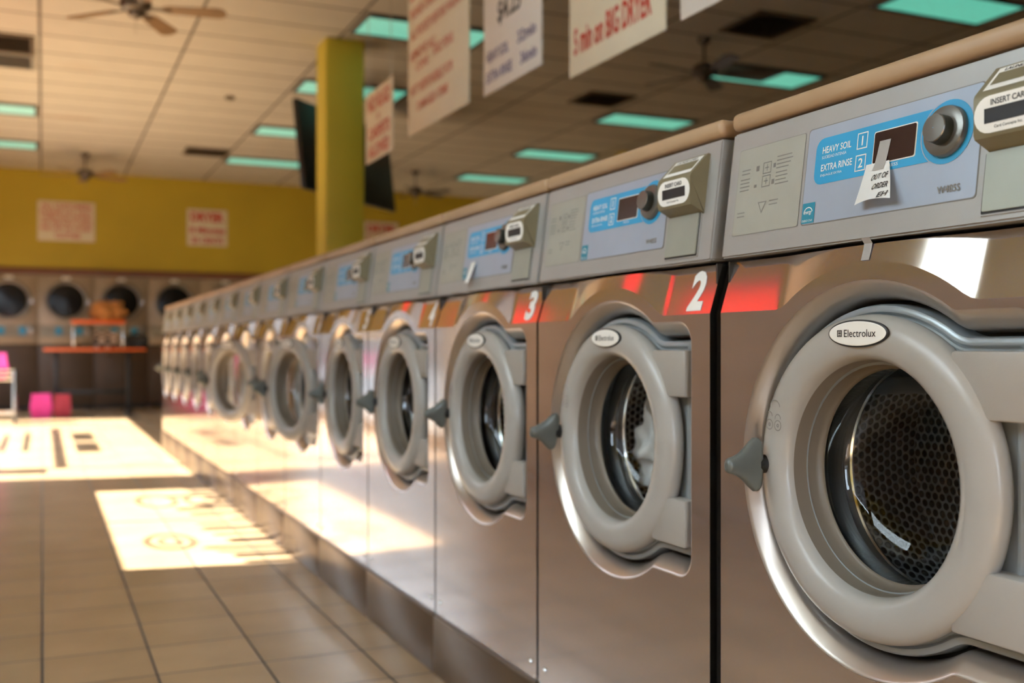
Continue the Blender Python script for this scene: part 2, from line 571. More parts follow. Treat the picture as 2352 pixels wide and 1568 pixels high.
b = MB(); b.box(WX - 0.2, XR, YB - 0.1, 19.2, -0.1, 0.0, 'floor'); struct(b, 'floor')
b = MB(); b.box(WX - 0.2, XR, YB - 0.1, 19.2, CZ_, CZ_ + 0.1, 'ceiling'); struct(b, 'ceiling')
b = MB(); b.box(WX - 0.25, XR, YF, YF + 0.15, 2.21, CZ_, 'yellow'); b.box(WX - 0.25, XR, 18.9, 19.05, 0, 2.21, 'darkwall'); struct(b, 'wall_back')
b = MB(); b.box(WX, XR, YF - 0.05, YF + 0.1, 2.105, 2.215, 'brown', 0.01); struct(b, 'trim_1')
b = MB(); b.box(XR, XR + 0.15, YB - 0.1, 19.2, 0, CZ_, 'darkwall'); struct(b, 'wall_right')
b = MB()
b.box(WX - 0.2, -0.9, YB - 0.15, YB, 0, CZ_, 'yellow'); b.box(0.1, XR, YB - 0.15, YB, 0, CZ_, 'darkwall')
b.box(-0.9, 0.1, YB - 0.15, YB, 0, 0.3, 'wallbrown'); b.box(-0.9, 0.1, YB - 0.15, YB, 2.5, CZ_, 'yellow')
struct(b, 'wall_front')
root = empty('window_8', (-0.4, YB - 0.08, 0.3)); root['kind'] = 'structure'
b = MB()
for (x0, x1, z0, z1) in ((-0.5, 0.5, 0, 0.05), (-0.5, 0.5, 2.15, 2.2), (-0.5, -0.45, 0.05, 2.15), (0.45, 0.5, 0.05, 2.15)):
    b.box(x0, x1, -0.03, 0.03, z0, z1, 'alu')
b.build('window_frame', root)
b = MB(); b.box(-0.45, 0.45, -0.003, 0.003, 0.05, 2.15, 'window'); b.build('window_pane', root)
b = MB(); b.box(-40, WX - 0.1, -40, 140, -0.12, -0.02, 'pavement'); struct(b, 'pavement')
b = MB(); b.box(-15.5, -15.0, -40, 140, -0.02, 11.5, 'across'); b.box(-15.6, -14.9, -40, 140, 11.5, 11.8, 'brown'); struct(b, 'building_across')

# window wall: solid pieces round the openings (y0, y1, z0, z1)
SILL1, HEAD = 1.78, 2.66
OPEN = [(-2.7, 0.2, 1.2, HEAD), (5.06, 7.80, SILL1, HEAD), (8.58, 15.6, 0.10, HEAD)]
UPPER = [(0.5, 3.0, 2.1, 3.25), (5.0, 6.3, 2.72, 3.15), (8.5, 10.6, 2.72, 3.15)]
ys = sorted(set([YB, 18.9] + [v for o_ in OPEN + UPPER for v in o_[:2]]))
b = MB()
for i in range(len(ys) - 1):
    y0, y1 = ys[i], ys[i + 1]
    ym = (y0 + y1) / 2
    holes = sorted([(o_[2], o_[3]) for o_ in OPEN + UPPER if o_[0] < ym < o_[1]])
    z = 0.0
    for (h0, h1) in holes + [(CZ_, CZ_)]:
        for (s0, s1, mm) in ((z, min(h0, 1.25), 'wallbrown'), (max(z, 1.25), h0, 'yellow')):
            if s1 - s0 > 0.001:
                b.box(WX - 0.1, WX, y0, y1, s0, s1, mm)
        z = h1
struct(b, 'wall_left')

def on_wall(x):
    return lambda u, v: (x, -u, v)
wi = 0
for (y0, y1, z0, z1) in OPEN + UPPER:
    wi += 1
    root = empty('window_%d' % wi, (WX - 0.05, (y0 + y1) / 2, z0)); root['kind'] = 'structure'
    T = Matrix.Translation((-root.location.x, -root.location.y, -root.location.z))
    f = MB()
    t = 0.025
    xa, xb = WX - 0.08, WX - 0.02
    f.box(xa, xb, y0, y1, z0, z0 + t, 'alu', T=T); f.box(xa, xb, y0, y1, z1 - t, z1, 'alu', T=T)
    f.box(xa, xb, y0, y0 + t, z0 + t, z1 - t, 'alu', T=T); f.box(xa, xb, y1 - t, y1, z0 + t, z1 - t, 'alu', T=T)
    if wi == 2:
        f.box(xa, xb, 6.42, 6.445, z0 + t, z1 - t, 'alu', T=T)
    if wi == 3:
        for q in (9.32, 13.9):
            f.box(xa, xb, q, q + 0.05, z0 + t, z1 - t, 'alu', T=T)
        f.box(xa, xb, 9.37, 13.9, 1.62, 1.66, 'alu', T=T)
    f.build('window_frame', root)
    g = MB(); g.box(WX - 0.053, WX - 0.047, y0 + t, y1 - t, z0 + t, z1 - t, 'window', T=T); g.build('window_pane', root)
    if wi == 2:     # vinyl rings and a fringe on the glass
        d = MB()
        for (cy, cz, ry, rz, wd) in ((7.22, 2.18, 0.30, 0.13, 0.05), (7.18, 2.46, 0.27, 0.11, 0.05), (5.74, 2.10, 0.24, 0.13, 0.05), (5.74, 2.10, 0.13, 0.06, 0.04)):
            lo, li = [], []
            for k in range(40):
                a = 2 * PI * k / 40
                lo.append((WX - 0.044, cy + ry * math.cos(a), cz + rz * math.sin(a)))
                li.append((WX - 0.044, cy + (ry - wd) * math.cos(a), cz + (rz - wd * 0.6) * math.sin(a)))
            d.strip([lo, li], 'white', T=T)
        d.build('window_lettering', root)
        d = MB()
        rr = random.Random(3)
        y = 5.1
        while y < 7.72:
            w_ = rr.uniform(0.05, 0.14)
            hgt = rr.uniform(0.12, 0.40)
            d.box(WX - 0.042, WX - 0.037, y, min(y + w_, 7.76), HEAD - t - hgt, HEAD - t, 'wallbrown', T=T)
            y += w_ + rr.uniform(0.03, 0.13)
        d.build('window_fringe', root)
    if wi == 3:
        d = MB()
        d.box(WX - 0.045, WX - 0.042, 10.7, 11.75, 1.80, 2.02, 'white', T=T)
        d.box(WX - 0.045, WX - 0.042, 12.0, 13.1, 1.80, 2.02, 'white', T=T)
        d.box(WX - 0.045, WX - 0.042, 10.9, 13.3, 1.30, 1.36, 'white', T=T)
        d.box(WX - 0.045, WX - 0.042, 10.9, 13.0, 1.08, 1.14, 'white', T=T)
        d.box(WX - 0.045, WX - 0.042, 8.98, 9.32, 0.12, 1.52, 'white', T=T)
        d.build('window_poster', root)
    if wi == 4:
        d = MB(); d.box(WX - 0.044, WX - 0.040, y0 + t, y1 - t, z0 + t, z1 - t, 'frost', T=T); d.build('window_film', root)
    if wi in (5, 6):
        d = MB(); d.box(WX - 0.044, WX - 0.040, y0 + t, y1 - t, z0 + t, z1 - t, 'redfilm', T=T); d.build('window_banner', root)

# pillars
b = MB(); b.box(2.315, 2.665, 9.20, 9.56, 0, CZ_, 'pillar', 0.006); tag(struct(b, 'pillar'), 'thick square yellow pillar standing behind the washer row', 'pillar')
b = MB(); b.box(7.50, 7.70, 12.8, 13.05, 0, CZ_, 'pillar', 0.006); tag(struct(b, 'pillar'), 'distant yellow pillar seen just above the second washer', 'pillar')

# ------------------------------------------------------------------ washer
HW = 0.343                    # half width of a machine
CC = 0.772                    # height of the door's centre
Z_SEAM, Z_TOPL, Z_TOP = 1.106, 1.321, 1.356
PT = math.atan2(0.0275, 0.215)   # lean of the control panel

def z_arc(y):
    r = 0.302
    c = math.sqrt(max(0, r * r - y * y)) + CC + 0.004 if abs(y) < r else 0
    e = 1.016
    k = 0.012
    return max(c, e) if abs(c - e) > k else max(c, e) + (k - abs(c - e)) ** 2 / (4 * k)

def band_x(y, z):
    """how far the upper band of the front leans back"""
    za = z_arc(y)
    if z <= za: return 0.0
    return 0.31 * (z - za)

def outline(off, n_arc=72, n_c=8):
    R, T, Y = 0.280 - off, 0.232 - off, -0.287 + off
    rc, rf = max(0.006, 0.042 - off), 0.022 + off
    yf = -math.sqrt((R + rf) ** 2 - (T + rf) ** 2)
    ft = math.atan2(T + rf, yf)
    pts = []
    for i in range(n_arc + 1):
        a = ft - 2 * ft * i / n_arc
        pts.append((R * math.cos(a), R * math.sin(a)))
    a0, a1 = math.atan2(T + rf, -yf), PI / 2
    for i in range(1, n_c + 1):
        a = a0 + (a1 - a0) * i / n_c
        pts.append((yf + rf * math.cos(a), -(T + rf) + rf * math.sin(a)))
    for i in range(n_c + 1):
        a = -PI / 2 - (PI / 2) * i / n_c
        pts.append((Y + rc + rc * math.cos(a), -(T - rc) + rc * math.sin(a)))
    for i in range(n_c + 1):
        a = PI - (PI / 2) * i / n_c
        pts.append((Y + rc + rc * math.cos(a), (T - rc) + rc * math.sin(a)))
    a0, a1 = -PI / 2, math.atan2(-(T + rf), -yf)
    for i in range(n_c):
        a = a0 + (a1 - a0) * i / n_c
        pts.append((yf + rf * math.cos(a), (T + rf) + rf * math.sin(a)))
    return pts

def loop3(off, x):
    return [(x, p[0], CC + p[1]) for p in outline(off)]

def ppt(y, s, o=0.0):
    """point on the leaning control panel: y along the row, s up the slope, o out of it"""
    return (s * math.sin(PT) - o * math.cos(PT), y, Z_SEAM + s * math.cos(PT) + o * math.sin(PT))

def ppoly(mb, pts, m, o, th=0.0):
    """plate on the control panel from (y, s) points"""
    n = len(pts)
    front = [ppt(y, s, o) for y, s in pts]
    mb.poly(front, [tuple(range(n))], m)
    if th:
        back = [ppt(y, s, o - th) for y, s in pts]
        mb.strip([front, back], m)

def rrect(y0, y1, s0, s1, r=0.006, n=4, corners=(1, 1, 1, 1)):
    pts = []
    for k, (cy, cs, a0) in enumerate(((y1 - r, s1 - r, 0), (y0 + r, s1 - r, 90), (y0 + r, s0 + r, 180), (y1 - r, s0 + r, 270))):
        if corners[k]:
            for i in range(n + 1):
                a = math.radians(a0 + 90 * i / n)
                pts.append((cy + r * math.cos(a), cs + r * math.sin(a)))
        else:
            pts.append(((y1, s1), (y0, s1), (y0, s0), (y1, s0))[k])
    return pts

def ring_pts(cy, cs, r, n=40):
    return [(cy + r * math.cos(2 * PI * k / n), cs + r * math.sin(2 * PI * k / n)) for k in range(n)]

def make_washer():
    root = empty('washing_machine', (0, 0, 0))
    # plinth
    b = MB()
    b.box(-0.008, 0.74, -0.3475, 0.3475, 0.0, 0.168, 'plinth', 0.004)
    b.box(-0.004, 0.70, -0.345, 0.345, 0.168, 0.176, 'plinth')
    b.build('plinth', root)
    # cabinet: two sides, back and inner floor
    b = MB()
    for sy in (-HW, HW - 0.004):
        b.box(0.016, 0.74, sy, sy + 0.004, 0.178, Z_SEAM - 0.003, 'cabinet')
        b.box(0.19, 0.74, sy, sy + 0.004, Z_SEAM - 0.003, Z_TOPL, 'cabinet')
    b.box(0.736, 0.74, -HW + 0.004, HW - 0.004, 0.178, Z_TOPL, 'cabinet')
    b.box(0.012, 0.736, -HW + 0.004, HW - 0.004, 0.178, 0.182, 'cabinet')
    b.build('cabinet', root)
    # stainless front
    b = MB()
    N = 56
    ysamp = [-HW + 2 * HW * i / N for i in range(N + 1)]
    arc = [(0.0, y, z_arc(y)) for y in ysamp]
    outer = [(0.0, -HW, 0.178), (0.0, HW, 0.178)] + arc[::-1]
    b.fill(outer, [loop3(0, 0.0)], 'steel')
    # upper band
    rows = 5
    lps = []
    for r in range(rows + 1):
        t = r / rows
        lps.append([(band_x(y, z_arc(y) + (Z_SEAM - 0.004 - z_arc(y)) * t), y, z_arc(y) + (Z_SEAM - 0.004 - z_arc(y)) * t) for y in ysamp])
    b.strip(lps, 'steel', closed=False)
    # returns of the sheet at the sides and bottom
    for s in (-1, 1):
        b.strip([[(0, s * HW, 0.178), (0, s * HW, z_arc(HW)), (band_x(HW, Z_SEAM - 0.004), s * HW, Z_SEAM - 0.004)],
                 [(0.014, s * HW, 0.178), (0.014, s * HW, z_arc(HW)), (0.014 + band_x(HW, Z_SEAM - 0.004), s * HW, Z_SEAM - 0.004)]], 'chrome', closed=False)
    # rolled rim of the opening
    prof = [(0, 0), (0.0025, 0.0008), (0.006, 0.0035), (0.012, 0.0095), (0.018, 0.0160), (0.0225, 0.0225), (0.0255, 0.031), (0.0275, 0.045), (0.0285, 0.062)]
    b.strip([loop3(o_, x_) for o_, x_ in prof], 'rim')
    # screws near the bottom corners
    for sy in (-0.31, 0.31):
        b.lathe([(0.0, -0.005), (0.004, -0.0045), (0.006, -0.002), (0.0065, 0.0)], 'chrome', (0, sy, 0.214), n=14)
    b.build('front_panel', root, angle=28)
    # recess behind the door
    b = MB()
    hole = [(0.062, 0.172 * math.cos(2 * PI * k / 64), CC + 0.172 * math.sin(2 * PI * k / 64)) for k in range(64)]
    b.fill(loop3(0.028, 0.062), [hole], 'recess')
    b.build('recess_plate', root)
    # moulded surround
    b = MB()
    prof = [(0.0335, 0.061), (0.034, 0.034), (0.0362, 0.027), (0.040, 0.0245), (0.045, 0.0245), (0.0475, 0.0265), (0.049, 0.0300), (0.051, 0.0300), (0.0535, 0.028), (0.058, 0.028), (0.062, 0.033)]
    b.strip([loop3(o_, x_) for o_, x_ in prof], 'surround')
    hole = [(0.033, 0.160 * math.cos(2 * PI * k / 64), CC + 0.160 * math.sin(2 * PI * k / 64)) for k in range(64)]
    b.fill(loop3(0.062, 0.033), [hole], 'surround')
    b.build('door_surround', root)
    # door ring
    b = MB()
    prof = [(0.208, 0.030), (0.222, 0.029), (0.2285, 0.022), (0.2305, 0.012), (0.2290, 0.003), (0.2240, -0.004), (0.2140, -0.0095), (0.2010, -0.0125), (0.1880, -0.0125),
            (0.1770, -0.009), (0.1705, -0.004), (0.1670, 0.003), (0.1655, 0.010)]
    b.lathe(prof, 'door', (0, 0, CC + 0.001), n=96)
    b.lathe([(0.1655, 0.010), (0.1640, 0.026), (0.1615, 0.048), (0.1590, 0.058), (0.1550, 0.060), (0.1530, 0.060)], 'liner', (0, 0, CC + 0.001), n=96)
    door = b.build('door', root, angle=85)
    # glass bowl
    b = MB()
    b.lathe([(0.153, 0.059), (0.149, 0.075), (0.140, 0.098), (0.122, 0.114), (0.095, 0.123), (0.05, 0.128), (0.0005, 0.129)], 'glass', (0, 0, CC + 0.001), n=72)
    b.build('door_glass', door, angle=60)
    # badge
    b = MB()
    def oval(ry, rz, x, n=48):
        return [(x, ry * math.cos(2 * PI * k / n), 0.976 + rz * math.sin(2 * PI * k / n)) for k in range(n)]
    b.strip([oval(0.0585, 0.0195, -0.011), oval(0.0585, 0.0195, -0.0145), oval(0.0560, 0.0172, -0.0155)], 'ink')
    b.strip([oval(0.0560, 0.0172, -0.0155), oval(0.0545, 0.0160, -0.0160)], 'white')
    b.poly(oval(0.0545, 0.0160, -0.0160), [tuple(range(48))], 'white')
    fb = lambda u, v: (-0.0164, -u, 0.976 + v)
    add_text(b, 'Electrolux', 'ink', fb, -0.0245, -0.0050, 0.0105, 0.062, bold=0.004)
    for (u0, u1, v0, v1) in ((-0.0385, -0.0370, -0.0045, 0.0050), (-0.0305, -0.0290, -0.0045, 0.0050), (-0.0385, -0.0290, 0.0038, 0.0050), (-0.0385, -0.0290, -0.0045, -0.0033), (-0.036, -0.031, -0.0005, 0.0012), (-0.036, -0.031, 0.0020, 0.0030), (-0.036, -0.031, -0.0028, -0.0016)):
        b.poly([fb(u0, v0), fb(u1, v0), fb(u1, v1), fb(u0, v1)], [(0, 1, 2, 3)], 'ink')
    bd = b.build('badge', door)
    bd['label'] = 'white oval badge'
    # lock symbols
    b = MB()
    def arc_band(cy, cz, r, w, a0, a1, n=14):
        lo = [(-0.0126, cy - r * math.cos(math.radians(a0 + (a1 - a0) * k / n)), cz + r * math.sin(math.radians(a0 + (a1 - a0) * k / n))) for k in range(n + 1)]
        li = [(-0.0126, cy - (r - w) * math.cos(math.radians(a0 + (a1 - a0) * k / n)), cz + (r - w) * math.sin(math.radians(a0 + (a1 - a0) * k / n))) for k in range(n + 1)]
        b.strip([lo, li], 'greyink', closed=False)
    arc_band(0.183, 0.862, 0.013, 0.0016, 10, 165)
    for (cy, cz, dz) in ((0.196, 0.836, 0.003), (0.176, 0.835, 0.0)):
        arc_band(cy, cz, 0.0085, 0.0014, 0, 360, 24)
        arc_band(cy, cz, 0.003, 0.002, 0, 360, 12)
        arc_band(cy, cz + 0.011 + dz, 0.007, 0.0014, -10, 190 if dz == 0 else 130)
    b.build('lock_symbol', door)
    # hinge blocks
    for zc in (0.909, 0.636):
        b = MB()
        b.box(0.001, 0.040, -0.262, -0.150, zc - 0.043, zc + 0.043, 'hinge', 0.004)
        b.build('hinge', door)
    # handle: shaft and winged knob
    h = empty('handle', (0, 0, 0))
    bpy.data.objects.remove(h)
    b = MB()
    b.lathe([(0.0, -0.020), (0.0135, -0.020), (0.0145, -0.010), (0.0150, 0.0), (0.0, 0.0)], 'black', (0, 0, 0), n=24)
    secs = [(-0.012, 0.007, 0.032), (-0.0145, 0.011, 0.0395), (-0.019, 0.0125, 0.0430), (-0.026, 0.0125, 0.0425), (-0.035, 0.0120, 0.0350), (-0.045, 0.0115, 0.0250), (-0.055, 0.0110, 0.0180),
            (-0.064, 0.0105, 0.0140), (-0.071, 0.0100, 0.0125), (-0.075, 0.0085, 0.0105), (-0.077, 0.004, 0.005)]
    lps = []
    for (x, ry, rz) in secs:
        lps.append([(x, ry * math.copysign(abs(math.cos(2 * PI * k / 28)) ** 0.8, math.cos(2 * PI * k / 28)), rz * math.sin(2 * PI * k / 28)) for k in range(28)])
    b.strip(lps, 'handle')
    b.poly(lps[0], [tuple(range(28))], 'handle'); b.poly(lps[-1], [tuple(range(28))], 'handle')
    hd = b.build('handle', door, angle=50)
    hd.location = (-0.006, 0.212, 0.772)
    # drum seen through the glass
    b = MB()
    b.lathe([(0.170, 0.134), (0.25, 0.140), (0.255, 0.16)], 'drum', (0, 0, CC), n=72)
    b.lathe([(0.170, 0.134), (0.167, 0.131), (0.166, 0.127), (0.168, 0.124)], 'chrome', (0, 0, CC), n=72)
    b.lathe([(0.255, 0.16), (0.255, 0.35)], 'perfside', (0, 0, CC), n=72)
    for k in range(3):
        a = math.radians(-85 + 120 * k)
        T = Matrix.Translation((0, 0, CC)) @ Matrix.Rotation(a, 4, 'X')
        b.box(0.17, 0.34, 0.21, 0.254, -0.020, 0.020, 'drum', 0.008, T=T)
    drum = b.build('drum', root)
    b = MB()
    b.lathe([(0.255, 0.35), (0.18, 0.345), (0.0005, 0.33)], 'perf', (0, 0, CC), n=72)
    b.lathe([(0.0, 0.321), (0.014, 0.322), (0.018, 0.329)], 'black', (0, 0, CC), n=24)
    b.build('drum_back', drum)
    b = MB()
    b.lathe([(0.172, 0.063), (0.1665, 0.070), (0.170, 0.080), (0.178, 0.088), (0.166, 0.096), (0.160, 0.102), (0.166, 0.108), (0.176, 0.116), (0.170, 0.123), (0.168, 0.126)], 'black', (0, 0, CC), n=72)
    gk = b.build('gasket', drum, angle=60)
    gk['label'] = 'black rubber gasket'
    # top
    b = MB()
    b.box(0.022, 0.745, -HW - 0.002, HW + 0.002, Z_TOPL + 0.004, Z_TOP, 'top', 0.011, seg=3)
    b.build('top_panel', root)
    # control panel: wedge-shaped housing
    b = MB()
    e = 0.0
    A = [ppt(-HW, 0.002), ppt(HW, 0.002), ppt(HW, 0.2165), ppt(-HW, 0.2165)]
    Bk = [(0.2, -HW, Z_SEAM + 0.002), (0.2, HW, Z_SEAM + 0.002), (0.2, HW, Z_TOPL - 0.001), (0.2, -HW, Z_TOPL - 0.001)]
    t = bmesh.new()
    vv = [t.verts.new(p) for p in A + Bk]
    for f in ((0, 1, 2, 3), (4, 7, 6, 5), (0, 4, 5, 1), (1, 5, 6, 2), (2, 6, 7, 3), (3, 7, 4, 0)):
        t.faces.new([vv[i] for i in f])
    bmesh.ops.bevel(t, geom=t.edges[:], offset=0.003, segments=2, affect='EDGES')
    b.merge(t, 'panel')
    cp = b.build('control_panel', root)
    # instruction sticker
    b = MB()
    ppoly(b, rrect(0.150, 0.318, 0.037, 0.184, 0.004), 'greyink', 0.0004)
    ppoly(b, rrect(0.1508, 0.3172, 0.0378, 0.1832, 0.004), 'sticker', 0.0007)
    fs_ = lambda u, v: ppt(-u, v, 0.0011)
    def bar(u0, v0, w, h, m='greyink'):
        b.poly([fs_(u0, v0), fs_(u0 + w, v0), fs_(u0 + w, v0 + h), fs_(u0, v0 + h)], [(0, 1, 2, 3)], m)
    rr = random.Random(5)
    def frame(u0, v0, w, h, t_=0.0014):
        bar(u0, v0, w, t_); bar(u0, v0 + h - t_, w, t_); bar(u0, v0, t_, h); bar(u0 + w - t_, v0, t_, h)
    for v0 in (0.112, 0.134):
        frame(-0.250, v0, 0.021, 0.019)
        bar(-0.2402, v0 + 0.004, 0.0014, 0.011); bar(-0.245, v0 + 0.009, 0.010, 0.0014)
    for (u0, v0, n, w) in ((-0.306, 0.140, 2, 0.024), (-0.308, 0.112, 4, 0.026), (-0.216, 0.138, 4, 0.040), (-0.216, 0.112, 4, 0.034), (-0.308, 0.068, 2, 0.022), (-0.226, 0.080, 2, 0.028)):
        for k in range(n):
            bar(u0, v0 + k * 0.0062, w * rr.uniform(0.75, 1.0), 0.0017, 'greyink')
    bar(-0.268, 0.141, 0.008, 0.009); bar(-0.224, 0.141, 0.006, 0.007); bar(-0.270, 0.114, 0.007, 0.005); bar(-0.225, 0.114, 0.007, 0.008)
    b.poly([fs_(-0.255, 0.088), fs_(-0.232, 0.088), fs_(-0.2435, 0.068)], [(0, 1, 2)], 'greyink')
    b.poly([ppt(0.2515, 0.0862, 0.0014), ppt(0.2355, 0.0862, 0.0014), ppt(0.2435, 0.072, 0.0014)], [(0, 1, 2)], 'sticker')
    b.build('instruction_sticker', cp)
    # control label with blue field
    b = MB()
    ppoly(b, rrect(-0.1875, 0.1435, 0.0365, 0.1865, 0.006), 'greyink', 0.0006, 0.0006)
    ppoly(b, rrect(-0.186, 0.142, 0.038, 0.185, 0.006), 'label', 0.0010)
    o1 = 0.0014
    ppoly(b, rrect(-0.130, 0.122, 0.096, 0.167, 0.016, corners=(1, 0, 0, 1)), 'blue', o1)
    ppoly(b, ring_pts(-0.132, 0.131, 0.0425), 'blue', o1 + 0.0002)
    # light ring line on the left of the dial
    b.strip([[ppt(-0.132 + 0.0445 * math.cos(math.radians(a)), 0.131 + 0.0445 * math.sin(math.radians(a)), o1 + 0.0004) for a in range(-70, 71, 10)],
             [ppt(-0.132 + 0.0430 * math.cos(math.radians(a)), 0.131 + 0.0430 * math.sin(math.radians(a)), o1 + 0.0004) for a in range(-70, 71, 10)]], 'label', closed=False)
    fl = lambda u, v: ppt(-u, v, o1 + 0.0005)
    add_text(b, 'HEAVY SOIL', 'white', fl, -0.107, 0.1425, 0.0105, 0.061, bold=0.012)
    add_text(b, 'SUCIEDAD INTENSA', 'white', fl, -0.107, 0.1345, 0.0045, 0.052)
    add_text(b, 'EXTRA RINSE', 'white', fl, -0.107, 0.1155, 0.0105, 0.066, bold=0.012)
    add_text(b, 'ENJUAGUE EXTRA', 'white', fl, -0.107, 0.1065, 0.0045, 0.046)
    add_text(b, 'PRESS', 'white', fl, 0.028, 0.1005, 0.0045, 0.022)
    def lframe(u0, v0, w, h, t_=0.0016):
        for (a, c, d, e_) in ((u0, v0, w, t_), (u0, v0 + h - t_, w, t_), (u0, v0, t_, h), (u0 + w - t_, v0, t_, h)):
            b.poly([fl(a, c), fl(a + d, c), fl(a + d, c + e_), fl(a, c + e_)], [(0, 1, 2, 3)], 'white')
    for v0, ch in ((0.1360, '1'), (0.1035, '2')):
        lframe(-0.034, v0, 0.021, 0.024)
        add_text(b, ch, 'white', fl, -0.0235, v0 + 0.005, 0.0140, bold=0.015, align='c')
    add_text(b, 'W485S', 'greyink', fl, 0.124, 0.0495, 0.0098, 0.038, bold=0.02)
    b.build('control_label', cp)
    # display
    b = MB()
    ppoly(b, rrect(-0.0800, 0.0000, 0.1075, 0.1555, 0.003), 'white', 0.0020, 0.0006)
    ppoly(b, rrect(-0.0785, -0.0015, 0.1090, 0.1540, 0.003), 'display', 0.0024)
    b.build('display', cp)
    # dial
    b = MB()
    T = Matrix.Translation(ppt(-0.132, 0.131, 0.001)) @ Matrix.Rotation(PT, 4, 'Y')
    b.lathe([(0.0340, 0.0), (0.0340, -0.005), (0.0325, -0.0085), (0.0260, -0.0105), (0.0190, -0.0100)], 'dial', (0, 0, 0), n=48, T=T)
    b.lathe([(0.0195, -0.009), (0.0185, -0.024)], 'dialdark', (0, 0, 0), n=48, T=T)
    b.lathe([(0.0185, -0.024), (0.0177, -0.0255), (0.0005, -0.026)], 'dial', (0, 0, 0), n=48, T=T)
    b.build('dial', cp)
    # energy sticker
    b = MB()
    ppoly(b, rrect(0.1125, 0.1405, 0.0390, 0.0705, 0.001), 'teal', 0.0016)
    fe = lambda u, v: ppt(-u, v, 0.0020)
    b.strip([[fe(-0.1265 + 0.0105 * math.cos(math.radians(a)), 0.0535 + 0.0105 * math.sin(math.radians(a))) for a in range(20, 161, 10)],
             [fe(-0.1265 + 0.0092 * math.cos(math.radians(a)), 0.0535 + 0.0092 * math.sin(math.radians(a))) for a in range(20, 161, 10)]], 'white', closed=False)
    add_text(b, 'energy', 'white', fe, -0.1365, 0.0515, 0.0060, 0.018, bold=0.01)
    add_text(b, 'ENERGY STAR', 'white', fe, -0.1385, 0.0412, 0.0034, 0.023)
    b.build('energy_sticker', cp)
    # cover plate below the card reader
    b = MB()
    ppoly(b, rrect(-0.3045, -0.1965, 0.0115, 0.0905, 0.002), 'panel', 0.0020, 0.0020)
    ppoly(b, rrect(-0.3025, -0.1985, 0.0135, 0.0905, 0.002), 'ink', 0.0024)
    ppoly(b, rrect(-0.3000, -0.2012, 0.0165, 0.0905, 0.002), 'cover', 0.0046, 0.0022)
    b.build('cover_plate', cp)
    # card reader
    b = MB()
    pf = [(0.0276, 1.299), (0.0200, 1.301), (-0.0165, 1.263), (-0.0185, 1.258), (-0.0185, 1.214), (-0.0165, 1.209), (0.010, 1.196), (0.0165, 1.186), (0.0140, 1.186)]
    yl, yr = -0.204, -0.310
    b.strip([[(x, yl, z) for x, z in pf], [(x, yr, z) for x, z in pf]], 'reader', closed=False)
    b.poly([(x, yl, z) for x, z in pf], [tuple(range(len(pf)))], 'reader')
    b.poly([(x, yr, z) for x, z in pf], [tuple(range(len(pf)))], 'reader')
    cr = b.build('card_reader', root, angle=25)
    b = MB()
    ff = lambda u, v: (-0.0189, -u, v)
    n = 10
    pts = []
    for k in range(n + 1):
        a = math.radians(90 + 180 * k / n); pts.append(ff(0.2275 + 0.0225 * math.cos(a), 1.236 + 0.0225 * math.sin(a)))
    for k in range(n + 1):
        a = math.radians(-90 + 180 * k / n); pts.append(ff(0.2865 + 0.0225 * math.cos(a), 1.236 + 0.0225 * math.sin(a)))
    b.poly(pts, [tuple(range(len(pts)))], 'white')
    f2 = lambda u, v: (-0.0193, -u, v)
    b.poly([f2(0.2205, 1.2255), f2(0.2945, 1.2255), f2(0.2945, 1.2435), f2(0.2205, 1.2435)], [(0, 1, 2, 3)], 'ink')
    add_text(b, 'INSERT CARD', 'ink', f2, 0.2300, 1.2465, 0.0072, 0.054, bold=0.02)
    add_text(b, 'Card Concepts Inc.', 'ink', f2, 0.2350, 1.2175, 0.0045, 0.040, bold=0.01)
    # sloping upper face: white frame with a dark window
    def ft(u, t_, o=0.0006):
        x = -0.0165 + 0.0365 * t_; z = 1.263 + 0.038 * t_
        return (x - o * 0.72, -u, z + o * 0.69)
    b.poly([ft(0.2130, 0.10), ft(0.3030, 0.10), ft(0.3030, 0.92), ft(0.2130, 0.92)], [(0, 1, 2, 3)], 'white')
    b.poly([ft(0.2180, 0.28, 0.001), ft(0.2980, 0.28, 0.001), ft(0.2980, 0.72, 0.001), ft(0.2180, 0.72, 0.001)], [(0, 1, 2, 3)], 'reader')
    add_text(b, 'LAUNDRY CARD', 'ink', lambda u, v: ft(u, v, 0.001), 0.224, 0.76, 0.12, 0.064, bold=0.02)
    b.build('card_label', cr)
    return root

proto = make_washer()

def number_decal(root, s):
    b = MB()
    def fn(u, v):
        z = v
        return (band_x(-u, z) - 0.0007, -u, z)
    hh, ww = 0.072, (0.046 if len(s) == 1 else 0.066)
    vs, fs, asp = text_geo(s, 0.045, 0.9)
    t = bmesh.new()
    vv = [t.verts.new((0.290 - ww / 2 + a * ww, 1.022 + c * hh, 0)) for a, c in vs]
    for f in fs:
        try: t.faces.new([vv[i] for i in f])
        except ValueError: pass
    bmesh.ops.subdivide_edges(t, edges=[e for e in t.edges if e.calc_length() > 0.012], cuts=2, use_grid_fill=False)
    bmesh.ops.triangulate(t, faces=t.faces[:])
    for v in t.verts:
        v.co = Vector(fn(v.co.x, v.co.y))
    b.merge(t, 'white')
    o = b.build('number_decal', root)
    o['label'] = 'white machine number'

